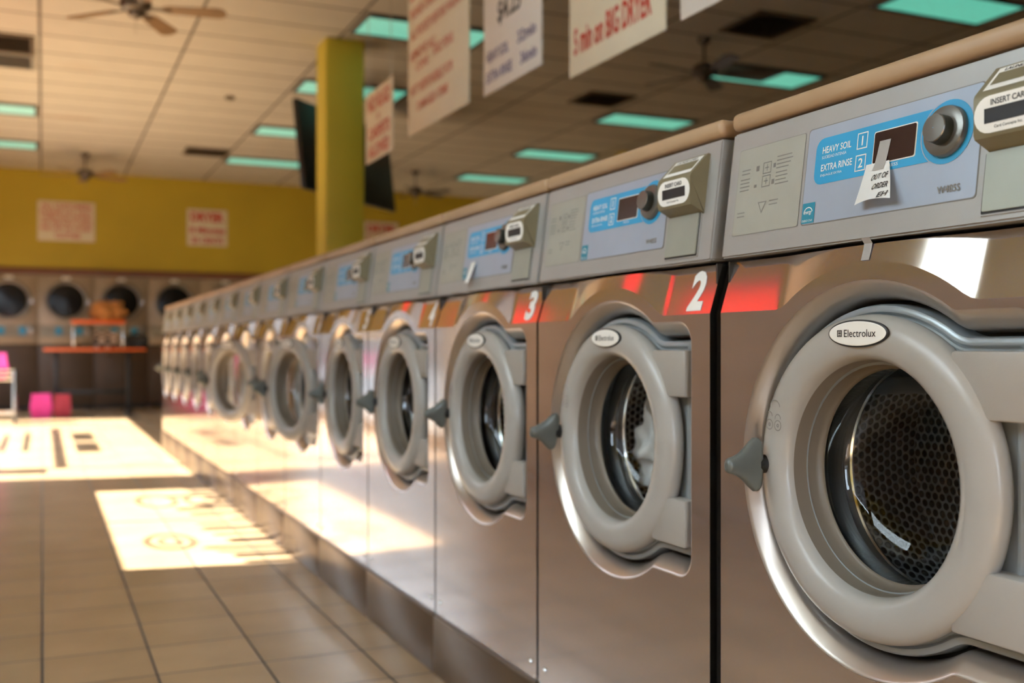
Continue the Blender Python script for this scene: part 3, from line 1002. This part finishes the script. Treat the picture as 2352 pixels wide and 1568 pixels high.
Y1, Y2, PITCH = 1.137, 1.855, 0.6965
ordinal = ['nearest', 'second', 'third', 'fourth', 'fifth', 'sixth', 'seventh', 'eighth', 'ninth', 'tenth', 'eleventh', 'twelfth', 'thirteenth', 'farthest']
washers = []
AJAR = {5: 13, 7: 22}
for k in range(14):
    w = proto if k == 0 else copy_tree(proto)
    washers.append(w)
for k, w in enumerate(washers):
    y = Y1 if k == 0 else Y2 + (k - 1) * PITCH
    w.location = (AX, y, 0)
    if k > 0: number_decal(w, str(k + 1))
    rot = {0: 0, 1: 18, 2: 14, 3: -4}.get(k, random.uniform(-30, 30))
    for ch in w.children:
        if ch.name.startswith('door') and not ch.name.startswith('door_s'):
            for g in ch.children:
                if g.name.startswith('handle'): g.rotation_euler = (math.radians(rot), 0, 0)
            if k in AJAR:                      # door swung out on its hinge side
                P = Vector((0.03, -0.262, 0))
                Rm = Matrix.Rotation(math.radians(AJAR[k]), 4, 'Z')
                ch.rotation_euler = (0, 0, math.radians(AJAR[k]))
                ch.location = P - (Rm @ P)
    if k == 0: lb = 'nearest stainless front-loading washer with a torn paper note on its display'
    elif k == 1: lb = 'second stainless washer, number 2, with white laundry behind the glass'
    elif k == 2: lb = 'third stainless washer, number 3, with a small white note under its blue label'
    elif k == 13: lb = 'farthest stainless washer at the end of the row'
    elif k in AJAR: lb = '%s washer from the near end, number %d, its round door standing slightly ajar' % (ordinal[k], k + 1)
    else: lb = '%s stainless front-loading washer from the near end of the row, number %d' % (ordinal[k], k + 1)
    tag(w, lb, 'washing machine', 'front-loading washers in a row')
bpy.context.view_layer.update()

# tape strip on the nearest washer's band
b = MB()
lps = []
for i in range(5):
    z = 1.079 + 0.032 * i / 4
    x = band_x(0.0, min(z, 1.10)) - 0.0012 if z < 1.104 else ppt(0, z - Z_SEAM)[0] - 0.001
    lps.append([(x, -0.008, z), (x, 0.008, z)])
b.strip(lps, 'tape', closed=False)
tp = b.build('tape_strip', None)
tp.location = (AX, Y1, 0)
tag(tp, 'short strip of clear tape below the control panel of the nearest washer', 'tape')

# paper notes
def note(name, y, pts, lines, label, tape=True):
    root = empty(name, (AX, y, Z_SEAM))
    n = 8
    lps = []
    (yl0, yr0, s0), (yl1, yr1, s1) = pts          # top and bottom edges
    def at(f, t):
        """t: 0 top .. 1 bottom, f: 0 left .. 1 right"""
        yl = yl0 + (yl1 - yl0) * t ** 0.8; yr = yr0 + (yr1 - yr0) * t
        yy = yl + (yr - yl) * f
        lift = 0.0035 + 0.011 * t ** 1.3 + 0.004 * math.sin(f * 3.0) * t + 0.004 * f * t
        s = s0 + (s1 - s0) * t + 0.003 * math.sin(f * PI) * t
        p = ppt(yy, s, lift)
        return Vector((p[0], p[1], p[2] - Z_SEAM))
    for i in range(n + 1):
        lps.append([at(j / 6, i / n) for j in range(7)])
    b = MB()
    b.strip(lps, 'paper', closed=False)
    b.build('paper', root, angle=80)
    if lines:
        b = MB()
        for (s, f0, t0, w, h) in lines:
            vs, fs, asp = text_geo(s, 0.012, 1.0)
            b.poly([at(f0 + a * w + 0.06 * c, t0 - c * h + 0.05 * (1 - a)) + Vector((-0.0008, 0, 0)) for a, c in vs], fs, 'ink')
        b.build('handwriting', root)
    if tape:
        b = MB()
        b.strip([[Vector(ppt(yy, s, o)) - Vector((0, 0, Z_SEAM)) for yy in (yt + 0.0105, yt - 0.0105)] for (yt, s, o) in ((-0.0235, 0.140, 0.003), (-0.021, 0.122, 0.0035), (-0.019, 0.108, 0.0045), (-0.0175, 0.098, 0.007))], 'tape', closed=False)
        b.build('tape', root)
    tag(root, label, 'note')
    return root
note('paper_note', Y1, ((0.009, -0.035, 0.1095), (0.013, -0.060, 0.050)), [('OUT OF', 0.36, 0.44, 0.55, 0.16), ('ORDER', 0.46, 0.70, 0.46, 0.16), ('EH', 0.66, 0.93, 0.24, 0.14)],
     'white handwritten note taped over the display of the nearest washer')
note('paper_note', Y2 + PITCH, ((0.085, 0.050, 0.083), (0.088, 0.052, 0.022)), [], 'small blank white note stuck below the blue label of washer number 3', tape=False)

# laundry inside the second washer
def lump(name, loc, size, seed, m, label, cat, folds=9, amp=0.18):
    rr = random.Random(seed)
    t = bmesh.new()
    bmesh.ops.create_icosphere(t, subdivisions=5, radius=1.0)
    waves = [(Vector((rr.uniform(-1, 1), rr.uniform(-1, 1), rr.uniform(-1, 1))).normalized() * rr.uniform(2.5, 8), rr.uniform(0, 6)) for _ in range(folds)]
    for v in t.verts:
        n = v.co.normalized()
        d = 0
        for q, ph in waves:
            d += (1 - abs(math.sin(n.dot(q) + ph))) / folds
        v.co = n * (1 - amp + 2 * amp * d * 1.6)
        v.co = Vector((v.co.x * size[0], v.co.y * size[1], max(v.co.z, -0.75) * size[2]))
    b = MB(); b.merge(t, m)
    o = b.build(name, None, angle=70)
    o.location = loc
    tag(o, label, cat)
    return o
lump('laundry', (AX + 0.212, Y2 + 0.100, CC - 0.045), (0.060, 0.092, 0.105), 4, 'linen', 'crumpled white laundry inside the drum of washer number 2', 'laundry', 10, 0.42)

b = MB()
b.lathe([(0.0, 0.0), (0.055, 0.0), (0.060, 0.004), (0.068, 0.035), (0.071, 0.040), (0.069, 0.043), (0.065, 0.038), (0.056, 0.008), (0.0, 0.006)], 'ventgrey', axis='z', n=40)
o = b.build('plastic_tub', None, angle=50); o.location = (AX + 0.125, 0.885, Z_TOP + 0.0005)
tag(o, 'small round grey tub on top of the nearest washer, cut off by the picture edge', 'tub')

# ------------------------------------------------------------------ ceiling fixtures
def troffer(cx, cy, label, lit=1.0, grp='ceiling troffer lights'):
    root = empty('ceiling_light', (cx, cy, CZ_))
    b = MB()
    w, d = 0.585, 0.275
    for (x0, x1, y0, y1) in ((-w, w, -d, -d + 0.03), (-w, w, d - 0.03, d), (-w, -w + 0.03, -d + 0.03, d - 0.03), (w - 0.03, w, -d + 0.03, d - 0.03)):
        b.box(x0, x1, y0, y1, -0.028, 0.0, 'troffer', 0.003)
    b.build('frame', root)
    b = MB()
    if lit >= 1:
        b.box(-w + 0.03, w - 0.03, -d + 0.03, d - 0.03, -0.018, -0.004, 'tube')
        b.build('diffuser', root)
    else:
        b.box(-w + 0.03, 0.1, -d + 0.03, d - 0.10, -0.018, -0.004, 'tubeoff')
        b.build('diffuser', root)
        b = MB()
        b.box(0.1, w - 0.03, -d + 0.03, d - 0.03, -0.018, -0.004, 'tube')
        b.box(-w + 0.03, 0.1, d - 0.10, d - 0.03, -0.018, -0.004, 'tube')
        b.build('diffuser', root)
    tag(root, label, 'ceiling light', grp)
colx = {'A': -0.635, 'B': 3.045, 'C': 6.72}
rowy = [6.27, 8.68, 10.98, 13.42, 15.72]
troffer(colx['A'], rowy[3], 'green-lit ceiling light at the left edge, nearer of the two there')
troffer(colx['A'], rowy[4], 'green-lit ceiling light at the left edge, farther of the two there')
troffer(colx['B'], rowy[1], 'big green-lit ceiling light just right of the pillar top')
troffer(colx['B'], rowy[2], 'green-lit ceiling light half hidden behind the top of the pillar')
troffer(colx['B'], rowy[3], 'green-lit ceiling light left of the pillar, nearer of the two there')
troffer(colx['B'], rowy[4], 'green-lit ceiling light left of the pillar, farther one near the yellow wall')
troffer(colx['C'], rowy[0], 'green-lit ceiling light in the dark top right corner')
troffer(colx['C'], rowy[1], 'half-dead ceiling light beside the right-hand ceiling fan', 0.4)
troffer(colx['C'], rowy[2], 'bright green ceiling light above the second washer')
troffer(colx['C'], rowy[3], 'green ceiling light above the third washer, middle of the right column')
troffer(colx['C'], rowy[4], 'green ceiling light low above the washers, farthest of the right column')

def vent(x0, x1, y0, y1, m, label, n=8):
    root = empty('ceiling_vent', ((x0 + x1) / 2, (y0 + y1) / 2, CZ_))
    w, d = (x1 - x0) / 2, (y1 - y0) / 2
    b = MB()
    for (a, c, e, f) in ((-w, w, -d, -d + 0.04), (-w, w, d - 0.04, d), (-w, -w + 0.04, -d + 0.04, d - 0.04), (w - 0.04, w, -d + 0.04, d - 0.04)):
        b.box(a, c, e, f, -0.02, 0.0, m, 0.003)
    for k in range(n):
        yy = -d + 0.06 + (2 * d - 0.12) * k / (n - 1)
        T = Matrix.Translation((0, yy, -0.016)) @ Matrix.Rotation(math.radians(35), 4, 'X')
        b.box(-w + 0.04, w - 0.04, -0.022, 0.022, -0.002, 0.002, m, T=T)
    b.build('grille', root)
    b = MB(); b.box(-w + 0.03, w - 0.03, -d + 0.03, d - 0.03, -0.004, -0.001, 'recess'); b.build('vent_box', root)
    tag(root, label, 'ceiling vent')
vent(1.82, 2.42, 15.0, 15.55, 'vent', 'thin brown ceiling vent left of the pillar near the yellow wall')
vent(5.40, 5.98, 9.95, 10.50, 'vent', 'dark ceiling vent beside the bright light above the second washer')
vent(5.38, 5.98, 7.00, 7.60, 'vent', 'dark ceiling vent near the white sign in the top right')
vent(-0.66, -0.06, 10.25, 10.85, 'vent', 'dark square ceiling grille at the left edge, nearer of the two')
vent(-0.66, -0.06, 10.90, 11.45, 'ventgrey', 'grey square ceiling grille at the left edge, farther of the two')

b = MB()
b.lathe([(0.0, -0.035), (0.035, -0.034), (0.05, -0.025), (0.055, 0.0)], 'vent', (0, 0, 0), axis='z', n=24)
o = b.build('smoke_detector'); o.location = (1.895, 11.84, CZ_)
tag(o, 'small round smoke detector on the ceiling left of the pillar', 'smoke detector')

def fan(x, y, z, R, ang, m, label):
    root = empty('ceiling_fan', (x, y, CZ_))
    dz = z - CZ_
    b = MB()
    b.lathe([(0.0, 0.0), (0.06, 0.0), (0.055, -0.04), (0.02, -0.06), (0.014, -0.062)], 'fanmetal', axis='z', n=20)
    b.lathe([(0.012, -0.06), (0.012, dz + 0.09)], 'fanmetal', axis='z', n=12)
    b.build('rod', root)
    b = MB()
    b.lathe([(0.012, dz + 0.10), (0.06, dz + 0.09), (0.105, dz + 0.06), (0.115, dz + 0.02), (0.10, dz - 0.01), (0.06, dz - 0.03), (0.05, dz - 0.06), (0.02, dz - 0.075), (0.0, dz - 0.076)], 'fanmetal', axis='z', n=32)
    b.lathe([(0.004, dz - 0.07), (0.004, dz - 0.19)], 'chrome', axis='z', n=8)
    b.build('motor', root)
    for k in range(5):
        a = math.radians(ang + 72 * k)
        T = Matrix.Rotation(a, 4, 'Z') @ Matrix.Translation((0, 0, dz)) @ Matrix.Rotation(math.radians(-12), 4, 'X')
        b = MB()
        n = 8
        pts = [(0.19, -0.035), (0.24, -0.052), (R - 0.06, -0.070)]
        for i in range(n + 1):
            t = -PI / 2 + PI * i / n
            pts.append((R - 0.06 + 0.06 * math.cos(t), 0.070 * math.sin(t)))
        pts += [(R - 0.06, 0.070), (0.24, 0.052), (0.19, 0.035)]
        up = [T @ Vector((px, py, 0.004)) for px, py in pts]
        lo = [T @ Vector((px, py, -0.004)) for px, py in pts]
        b.poly(up, [tuple(range(len(up)))], m); b.poly(lo, [tuple(range(len(lo)))], m); b.strip([up, lo], m)
        b.box(0.10, 0.25, -0.016, 0.016, -0.010, -0.003, 'fanmetal', 0.002, T=T)
        b.build('blade', root)
    tag(root, label, 'ceiling fan', 'ceiling fans')
fan(0.62, 8.05, 3.43, 0.64, -11, 'fanwood', 'tan five-blade ceiling fan at the top left')
fan(0.56, 16.1, 3.42, 0.62, 20, 'fanwood', 'far ceiling fan in front of the yellow wall at left')
fan(5.42, 7.85, 3.42, 0.62, 44, 'fanmetal', 'dark ceiling fan on the right, beside the half-dead light')
fan(5.35, 15.6, 3.40, 0.62, 24, 'fanmetal', 'dim far ceiling fan just above the row of washers')

# ------------------------------------------------------------------ hanging signs (facing the aisle)
SX = 2.10
def hang_sign(name, y0, y1, z0, z1, board, items, label, grp='hanging signs over the washers'):
    yc = (y0 + y1) / 2
    root = empty(name, (SX, yc, z0))
    w, h = y1 - y0, z1 - z0
    b = MB(); b.box(-0.004, 0.004, -w / 2, w / 2, 0, h, board, 0.0015)
    b.build('board', root)
    for it in items:
        b = MB()
        if it[0] == 'line':
            _, u0, v0, u1, v1, m = it
            b.poly([(-0.0052, w / 2 - u, v) for u, v in ((u0 * w, v0), (u1 * w, v0), (u1 * w, v1), (u0 * w, v1))], [(0, 1, 2, 3)], m)
        else:
            s, u0, v0, hh, ww, m, bold = it
            add_text(b, s, m, lambda u, v: (-0.0052, w / 2 - u, v), u0 * w, v0, hh, ww * w, bold=bold)
        b.build('rule_line' if it[0] == 'line' else 'lettering', root)
    for s in (-1, 1):
        b = MB()
        b.tube([(0, s * (w / 2 - 0.05), h - 0.002), (0, s * (w / 2 - 0.05), CZ_ - z0)], 0.003, 'chrome', 6)
        b.build('chain', root)
    tag(root, label, 'sign', grp)
hang_sign('hanging_sign', 6.573, 7.190, 2.255, 2.745, 'signboard',
          [('NO RUGS', 0.10, 0.345, 0.105, 0.80, 'red', 0.03), ('OR', 0.44, 0.265, 0.05, 0.10, 'redfade', 0.01), ('CARPETS', 0.12, 0.150, 0.085, 0.78, 'red', 0.03), ('ALLOWED', 0.12, 0.030, 0.085, 0.76, 'red', 0.03)],
          'small cream hanging sign with red words, beside the yellow pillar')
hang_sign('hanging_sign', 5.232, 6.250, 2.278, 3.42, 'signboard',
          [('NOTICE', 0.05, 0.885, 0.19, 0.88, 'red', 0.03), ('line', 0.03, 0.835, 0.97, 0.848, 'red'),
           ('PLEASE CHECK', 0.05, 0.715, 0.060, 0.48, 'redfade', 0.02), ('ALL POCKETS BEFORE WASHING', 0.05, 0.585, 0.060, 0.90, 'redfade', 0.02),
           ('REMOVE ALL', 0.05, 0.455, 0.060, 0.45, 'redfade', 0.02), ('COINS', 0.15, 0.375, 0.055, 0.22, 'redfade', 0.02), ('AND PENS', 0.45, 0.395, 0.060, 0.32, 'redfade', 0.02),
           ('NOT RESPONSIBLE FOR', 0.05, 0.240, 0.060, 0.72, 'redfade', 0.02), ('DAMAGED ITEMS', 0.17, 0.130, 0.055, 0.52, 'redfade', 0.02)],
          'tall cream hanging sign with seven lines of faded red text')
hang_sign('hanging_sign', 4.335, 5.020, 2.262, 3.00, 'signwhite',
          [('DOUBLE', 0.03, 0.53, 0.14, 0.94, 'blueink', 0.03), ('$4.25', 0.27, 0.315, 0.125, 0.40, 'ink', 0.02),
           ('HEAVY SOIL', 0.06, 0.160, 0.055, 0.40, 'blueink', 0.02), ('EXTRA RINSE', 0.06, 0.055, 0.055, 0.46, 'blueink', 0.02),
           ('32min', 0.62, 0.165, 0.060, 0.30, 'blueink', 0.02), ('36min', 0.67, 0.055, 0.060, 0.26, 'blueink', 0.02)],
          'white hanging sign with violet letters and a black price')
hang_sign('hanging_sign', 3.284, 4.051, 2.130, 2.80, 'signboard',
          [('8 min on DRYER', 0.05, 0.33, 0.13, 0.80, 'red', 0.03), ('5 min on BIG DRYER', 0.06, 0.085, 0.115, 0.82, 'red', 0.03)],
          'cream hanging sign with bold red dryer minutes lettering')
hang_sign('hanging_sign', 2.42, 3.183, 2.134, 2.80, 'signwhite',
          [('DRYER', 0.22, 0.125, 0.16, 0.70, 'red', 0.03)], 'pinkish white hanging sign cut off by the top of the picture')

# flat TV seen from behind, hung beyond the pillar
root = empty('television', (3.12, 11.24, 2.58), math.radians(45))
b = MB()
T = Matrix.Rotation(math.radians(-6.5), 4, 'X')
b.box(-1.0, 1.0, -0.03, 0.03, 0.0, 0.93, 'tv', 0.012, T=T)
b.build('screen_housing', root)
b = MB(); b.box(-0.45, 0.45, -0.075, -0.03, 0.2, 0.75, 'tv', 0.015, T=T); b.build('back_cover', root)
b = MB(); b.box(-0.04, 0.04, -0.10, -0.076, 0.35, 0.62, 'fanmetal', 0.004, T=T); b.tube([(0, -0.04, 0.55), (0, 0.0, CZ_ - 2.58)], 0.025, 'fanmetal', 12); b.build('ceiling_mount', root)
tag(root, 'large black television hung behind the yellow pillar', 'television')

# ------------------------------------------------------------------ far wall: signs and dryers
def wall_sign(xc, zc, w, h, items, label, m='signboard'):
    root = empty('wall_sign', (xc, YF, zc - h / 2))
    b = MB(); b.box(-w / 2, w / 2, -0.012, -0.001, 0, h, m, 0.002); b.build('board', root)
    for (s, u0, v0, hh, ww, bold) in items:
        b = MB()
        add_text(b, s, 'red', lambda u, v: (-w / 2 + u, -0.0132, v), u0 * w, v0 * h, hh * h, ww * w, bold=bold)
        b.build('lettering', root)
    tag(root, label, 'sign', 'signs on the yellow wall')
wall_sign(0.35, 2.955, 0.83, 0.62, [('ALL CUSTOMERS', 0.06, 0.83, 0.11, 0.88, 0.03), ('PLEASE DO NOT', 0.05, 0.68, 0.10, 0.90, 0.03), ('OVERLOAD DRYERS', 0.06, 0.54, 0.10, 0.88, 0.03), ('WE ARE NOT LIABLE', 0.05, 0.40, 0.10, 0.90, 0.03),
                               ('FOR LOST OR STOLEN', 0.05, 0.26, 0.10, 0.88, 0.03), ('CLOTHES', 0.30, 0.08, 0.12, 0.44, 0.03)], 'wide sign densely filled with red text on the yellow wall')
wall_sign(2.50, 2.955, 0.64, 0.60, [('DRYER', 0.08, 0.66, 0.26, 0.84, 0.05), ('8 Minutes', 0.06, 0.34, 0.18, 0.88, 0.04), ('25 CENTS', 0.10, 0.07, 0.16, 0.80, 0.04)], 'smaller sign headed DRYER in red on the yellow wall')
wall_sign(5.50, 2.94, 0.62, 0.52, [('DRYER', 0.08, 0.62, 0.28, 0.84, 0.05), ('5 Minutes', 0.06, 0.32, 0.2, 0.88, 0.04), ('25 CENTS', 0.10, 0.07, 0.16, 0.80, 0.04)], 'red lettered sign on the yellow wall, half hidden right of the pillar')

def make_dryer():
    root = empty('tumble_dryer', (0, 0, 0))
    W = 0.405
    def door(zc, name):
        b = MB()
        b.lathe([(0.325, 0.0), (0.325, -0.02), (0.30, -0.035), (0.275, -0.035), (0.262, -0.022), (0.255, 0.0)], 'dryerring', (0, 0, zc), axis='y', n=48)
        d = b.build(name, root, angle=50)
        b = MB()
        b.lathe([(0.258, -0.006), (0.20, -0.012), (0.0005, -0.02)], 'darkglass', (0, 0, zc), axis='y', n=48)
        b.build('door_glass', d, angle=60)
        b = MB(); b.box(0.31, 0.335, -0.06, -0.03, zc - 0.05, zc + 0.05, 'chrome', 0.006); b.build('door_handle', d)
    b = MB()
    b.box(-W, W, 0.0, 0.9, 1.02, 2.10, 'dryer', 0.006)
    b.build('cabinet', root)
    b = MB(); b.box(-W, W, 0.0, 0.9, 0.06, 1.015, 'dryerlow', 0.006); b.box(-W + 0.02, W - 0.02, 0.03, 0.9, 0.0, 0.06, 'recess'); b.build('base_cabinet', root)
    door(1.70, 'door')
    b = MB()
    b.box(-W + 0.02, W - 0.02, -0.012, 0.0, 1.13, 1.32, 'ventgrey', 0.003)
    b.box(-0.16, -0.06, -0.016, -0.012, 1.17, 1.29, 'blue'); b.box(0.14, 0.24, -0.016, -0.012, 1.17, 1.29, 'blue')
    b.build('control_strip', root)
    b = MB(); b.box(0.27, 0.37, -0.05, -0.012, 1.16, 1.30, 'dryerring', 0.006); b.build('coin_box', root)
    b = MB(); b.box(-0.06, 0.06, -0.008, 0.0, 2.03, 2.08, 'white', 0.002); b.build('name_plate', root)
    return root
DX = [-0.47, 0.345, 1.16, 1.975, 2.79, 3.605]
dl = ['tumble dryer whose dark round door is cut off by the left edge', 'tumble dryer with a round dark door, left of the clothes pile',
      'tumble dryer directly behind the orange shelf and the clothes pile', 'tumble dryer just left of the end of the washer row, door half hidden',
      'tumble dryer mostly hidden behind the far washers', 'rightmost tumble dryer, almost wholly hidden behind the washers']
dp = make_dryer()
for k, x in enumerate(DX):
    o = dp if k == 0 else copy_tree(dp)
    o.location = (x, YF - 0.04, 0)
    tag(o, dl[k], 'dryer', 'tumble dryers along the far wall')

# ------------------------------------------------------------------ folding table and things at the far end of the aisle
TY = 15.9
root = empty('folding_table', (0.70, TY + 0.3, 0))
b = MB(); b.box(-0.68, 0.66, -0.30, 0.30, 0.925, 0.955, 'tabletop', 0.003); b.build('tabletop', root)
b = MB(); b.box(-0.685, 0.665, -0.312, -0.300, 0.922, 0.957, 'orange', 0.002); eb = b.build('edge_band', root); eb['label'] = 'orange edge band'
for s in (-0.52, 0.45):
    b = MB(); b.box(s - 0.03, s + 0.03, -0.04, 0.04, 0.05, 0.925, 'tv', 0.004); b.box(s - 0.04, s + 0.04, -0.27, 0.27, 0.0, 0.05, 'tv', 0.008); b.build('leg', root)
b = MB(); b.box(-0.52, 0.45, -0.015, 0.015, 0.30, 0.36, 'tv', 0.004); b.build('stretcher', root)
tag(root, 'low folding table with an orange front edge before the dryers', 'table')

root = empty('riser_shelf', (0.735, TY + 0.3, 0.956))
b = MB(); b.box(-0.36, 0.36, -0.16, 0.16, 0.355, 0.405, 'orange', 0.006); b.build('shelf_board', root)
for s in (-0.33, 0.33):
    b = MB(); b.box(s - 0.012, s + 0.012, -0.14, 0.14, 0.0, 0.355, 'chrome', 0.003); b.build('support', root)
tag(root, 'bright orange riser shelf standing on the folding table', 'shelf')
lump('clothes_pile', (0.86, TY + 0.30, 1.478), (0.19, 0.13, 0.15), 11, 'tan', 'tan and orange clothes pile on top of the orange shelf', 'clothes', 7, 0.38)

def bag(name, loc, sx, sy, sz, m, label, cat='bag', handles=True):
    root = empty(name, loc)
    t = bmesh.new()
    bmesh.ops.create_cube(t, size=1.0)
    bmesh.ops.subdivide_edges(t, edges=t.edges[:], cuts=6, use_grid_fill=True)
    rr = random.Random(len(label))
    ph = [rr.uniform(0, 6) for _ in range(4)]
    for v in t.verts:
        x, y, z = v.co
        k = 1 - 0.25 * (z + 0.5) ** 2
        bul = 1 + 0.12 * math.cos(PI * z) + 0.04 * math.sin(9 * x + ph[0]) + 0.04 * math.sin(8 * z + ph[1])
        v.co = Vector((x * sx * bul, y * sy * k * bul, (z + 0.5) * sz))
    b = MB(); b.merge(t, m); b.build('bag_body', root, angle=60)
    if handles:
        for s in (-1, 1):
            b = MB()
            b.tube([(-sx * 0.22, s * sy * 0.3, sz * 0.97), (-sx * 0.2, s * sy * 0.3, sz * 1.12), (0, s * sy * 0.28, sz * 1.2), (sx * 0.2, s * sy * 0.3, sz * 1.12), (sx * 0.22, s * sy * 0.3, sz * 0.97)], 0.012, m, 8)
            b.build('strap', root)
    tag(root, label, cat)
    return root
bag('checked_bag', (0.83, TY + 0.25, 0.957), 0.30, 0.20, 0.24, 'check', 'black and white checked bag under the orange shelf', handles=False)
bag('duffel_bag', (1.27, TY + 0.30, 0.957), 0.28, 0.22, 0.20, 'tv', 'black soft bag at the right end of the folding table')
bag('pink_bag', (-0.01, TY - 0.10, 0.0), 0.24, 0.22, 0.33, 'pink', 'bright pink bag on the floor left of the table', handles=False)
bag('red_bag', (0.25, TY - 0.14, 0.0), 0.20, 0.22, 0.32, 'redfab', 'dark red bag on the floor beside the pink one', handles=False)

# laundry cart, mostly beyond the left edge
cx0, cy0 = -0.66, 14.75
root = empty('laundry_cart', (cx0, cy0, 0))
b = MB()
for (x, y) in ((-0.34, -0.22), (0.34, -0.22), (0.34, 0.22), (-0.34, 0.22)):
    pass
b.tube([(-0.34, -0.22, 0.14), (0.34, -0.22, 0.14), (0.34, 0.22, 0.14), (-0.34, 0.22, 0.14), (-0.34, -0.22, 0.14)], 0.016, 'chrome', 10)
b.build('base_frame', root)
for (x, y) in ((-0.34, -0.22), (0.34, -0.22), (0.34, 0.22), (-0.34, 0.22)):
    b = MB(); b.tube([(x, y, 0.10), (x, y, 0.68)], 0.022, 'chrome', 12); b.build('post', root)
    b = MB(); b.lathe([(0.0, -0.015), (0.045, -0.015), (0.05, -0.008), (0.05, 0.008), (0.045, 0.015), (0.0, 0.015)], 'tv', (x, y, 0.05), axis='x', n=24); b.build('caster', root)
b = MB()
for z in (0.56, 0.62, 0.68):
    b.tube([(-0.34, -0.22, z), (0.34, -0.22, z), (0.34, 0.22, z), (-0.34, 0.22, z), (-0.34, -0.22, z)], 0.008, 'chrome', 8)
for i in range(9):
    x = -0.30 + 0.075 * i
    b.tube([(x, -0.22, 0.68), (x, -0.22, 0.56), (x, 0.22, 0.56), (x, 0.22, 0.68)], 0.004, 'chrome', 6)
b.build('wire_basket', root)
tag(root, 'chrome wire laundry cart with one post visible at the left edge', 'cart')
bag('laundry_bag', (cx0 + 0.03, cy0, 0.565), 0.42, 0.32, 0.33, 'pink', 'pink laundry bag in the cart at the left edge', handles=False)
